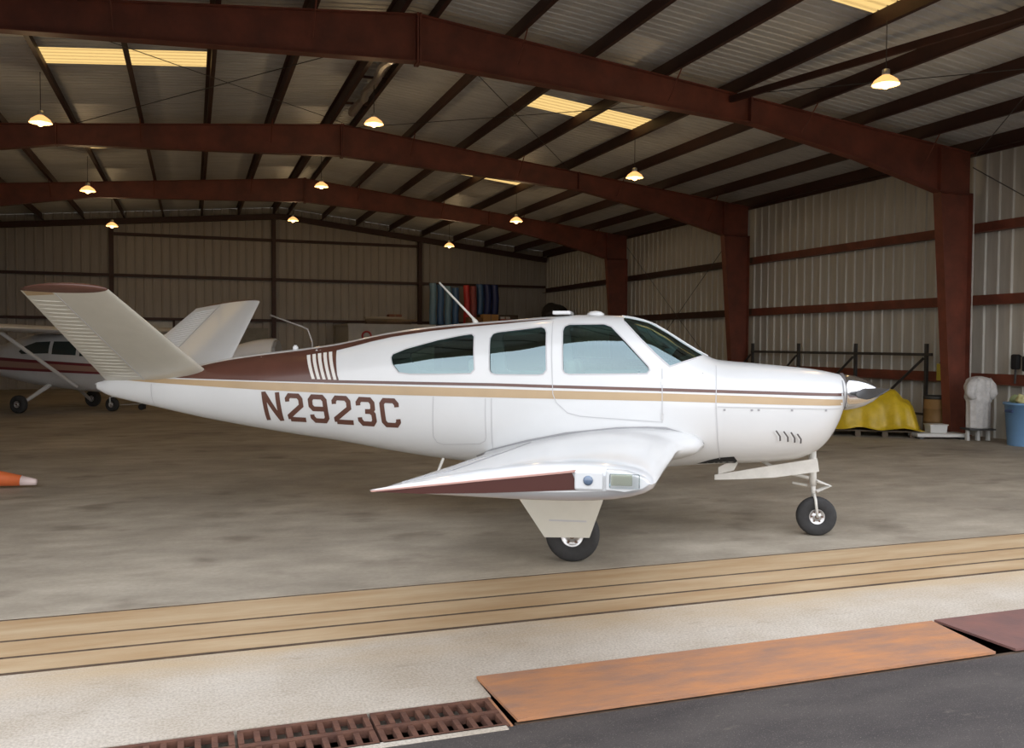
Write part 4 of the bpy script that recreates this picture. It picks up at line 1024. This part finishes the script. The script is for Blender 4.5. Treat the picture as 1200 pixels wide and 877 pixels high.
# white flat things on the floor
wp_ = mat('white_plastic', (.62, .62, .60), .5, var=.1)
sl = empty('white_slab', (13.35, 13.45, 0), radians(-20), label='long flat white slab lying on the floor by the column', cat='slab')
B().box((0, 0, .075), (.95, .42, .07)).bevel(.015, 2).out('top', wp_, sl)
for x in (-.38, .38): B().box((x, 0, .02), (.08, .36, .04)).out('runner', 'steel', sl)
bx = empty('white_tub', (13.35, 13.5, .112), radians(-20), label='small white tub standing on the flat white slab', cat='tub')
B().box((0, 0, .07), (.30, .24, .14), taper=1.08).out('tub_body', wp_, bx); B().box((0, 0, .15), (.36, .28, .02)).bevel(.005, 1).out('rim', wp_, bx)
bk = B().box((0, 0, .09), (.30, .24, .16)).bevel(.02, 2).box((0, 0, .2), (.1, .05, .04)).out('black_case', 'black', None, loc=(13.72, 13.85, 0)); tag(bk, 'low black case behind the white slab', 'case')
# stand with white coverall
cvm = mat('crumpled_white_coverall', (.66, .65, .64), .8, var=.25, scale=9, bump=.6, bscale=25)
stn = empty('three_legged_stand', (13.8, 12.95, 0), radians(-15), label='three-legged white stand under the coverall by the column', cat='stand')
for x in (-.2, 0, .2): B().box((x, 0, .10), (.055, .07, .20), taper=.8).out('leg', wp_, stn)
B().box((0, 0, .215), (.50, .34, .03)).out('base_plate', 'steel', stn)
b = B(); R = []; NK = 40
for i in range(34):
    t = i/33; z = .235+.965*t
    w_ = .21 if t < .5 else .21+.03*sin((t-.5)/.5*pi)
    if t > .9: w_ *= sqrt(max(.06, 1-((t-.9)/.103)**2))
    dd = .17 if t < .5 else .19; dd *= (1 if t < .9 else sqrt(max(.06, 1-((t-.9)/.103)**2)))
    fold = .06 if t < .55 else .10
    R.append([b.bm.verts.new((w_*cos(a)*(1+fold*sin(9*a+2*t)+.05*sin(31*t+3*a)*(t > .5)), dd*sin(a)*(1+fold*sin(11*a+1)+.07*sin(23*t+5*a)*(t > .5)), z)) for a in [2*pi*k/NK for k in range(NK)]])
for A, C in zip(R, R[1:]):
    for k in range(NK): b.bm.faces.new((A[k], A[(k+1) % NK], C[(k+1) % NK], C[k]))
b.bm.faces.new(R[0][::-1]); b.bm.faces.new(R[-1])
cv = empty('white_coverall', (13.8, 12.95, 0), radians(-15), label='crumpled white coverall draped over the three-legged stand', cat='coverall')
b.out('body_cloth', cvm, cv, True)
for s in (-1, 1):
    b = B().tube([(s*.12, -.06, 1.13), (s*.19, -.1, 1.02), (s*.22, -.12, .88), (s*.18, -.13, .78)], [.08, .09, .085, .05], 12)
    for v in b.bm.verts: v.co += Vector((.018*sin(40*v.co.z), .018*sin(33*v.co.z+9*v.co.x), 0))
    b.out('sleeve', cvm, cv, True)
# bin
bn = empty('blue_trash_bin', (13.88, 12.05, 0), label='light blue round trash bin cut by the right edge', cat='trash bin')
bl = mat('light_blue_plastic', (.17, .33, .56), .45, var=.08)
B().lathe([(.24, 0), (.245, .01), (.30, .72), (.325, .72), (.33, .76), (.30, .765), (.28, .74), (.235, .05), (.01, .04)], n=36).out('bin_body', bl, bn, True)
for s in (-1, 1): B().box((s*.335, 0, .62), (.04, .16, .05)).bevel(.01, 2).out('handle', mat('dark_blue_handle', (.04, .07, .16), .5), bn)
for i, (c_, lb) in enumerate((((.62, .60, .30), 'pale yellow crumpled bag in the blue bin'), ((.72, .66, .64), 'white crumpled paper bag in the blue bin'), ((.30, .36, .18), 'olive crumpled wrapper in the blue bin'))):
    o = lump('crumpled_bag', (.20, .20, .20), mat('trash_%d' % i, c_, .7), 11+i, 3, .3); o.location = (13.88+(-.12, .10, 0)[i], 12.05+(-.10, -.04, .13)[i], .70); tag(o, lb, 'bag')
for i, (y, z, lb) in enumerate(((12.62, 1.45, 'left black tool hanging on the right wall'), (12.38, 1.42, 'right black tool hanging on the right wall, at the picture edge'))):
    e_ = empty('wall_tool', (14.32, y, z), label=lb, cat='tool')
    B().box((0, 0, .02), (.10, .16, .28)).bevel(.03, 2).out('head', 'black', e_); B().tube([(0, 0, -.1), (0, .01, -.38)], .02, 8).out('tool_handle', 'steel', e_)
    B().tube([(.14, 0, .12), (.0, 0, .12)], .012, 6).out('hook', 'steel', e_)
# orange cone lying on the floor at the left
cn = empty('traffic_cone', (-1.80, 12.0, 0), radians(-8), label='orange cone with a white tip lying on the floor at left edge', cat='cone')
orm = mat('orange_plastic', (.75, .17, .05), .5, var=.15)
tilt = Matrix.Rotation(.13, 3, 'Y')
b = B().lathe([(.13, -.62), (.12, -.6), (.062, -.12), (.06, -.12)], (0, 0, 0), 'X', 24)
for v in b.bm.verts: v.co = tilt @ v.co+Vector((0, 0, .075))
b.out('cone_body', orm, cn, True)
b = B().lathe([(.061, -.125), (.045, 0), (.036, .05), (.02, .055)], (0, 0, 0), 'X', 24)
for v in b.bm.verts: v.co = tilt @ v.co+Vector((0, 0, .075))
b.out('white_tip', mat('white_pink_collar', (.72, .58, .55), .5), cn, True)
b = B().box((-.63, 0, 0), (.03, .34, .34)).bevel(.01, 1)
for v in b.bm.verts: v.co = tilt @ v.co+Vector((0, 0, .09))
b.out('cone_foot', orm, cn)
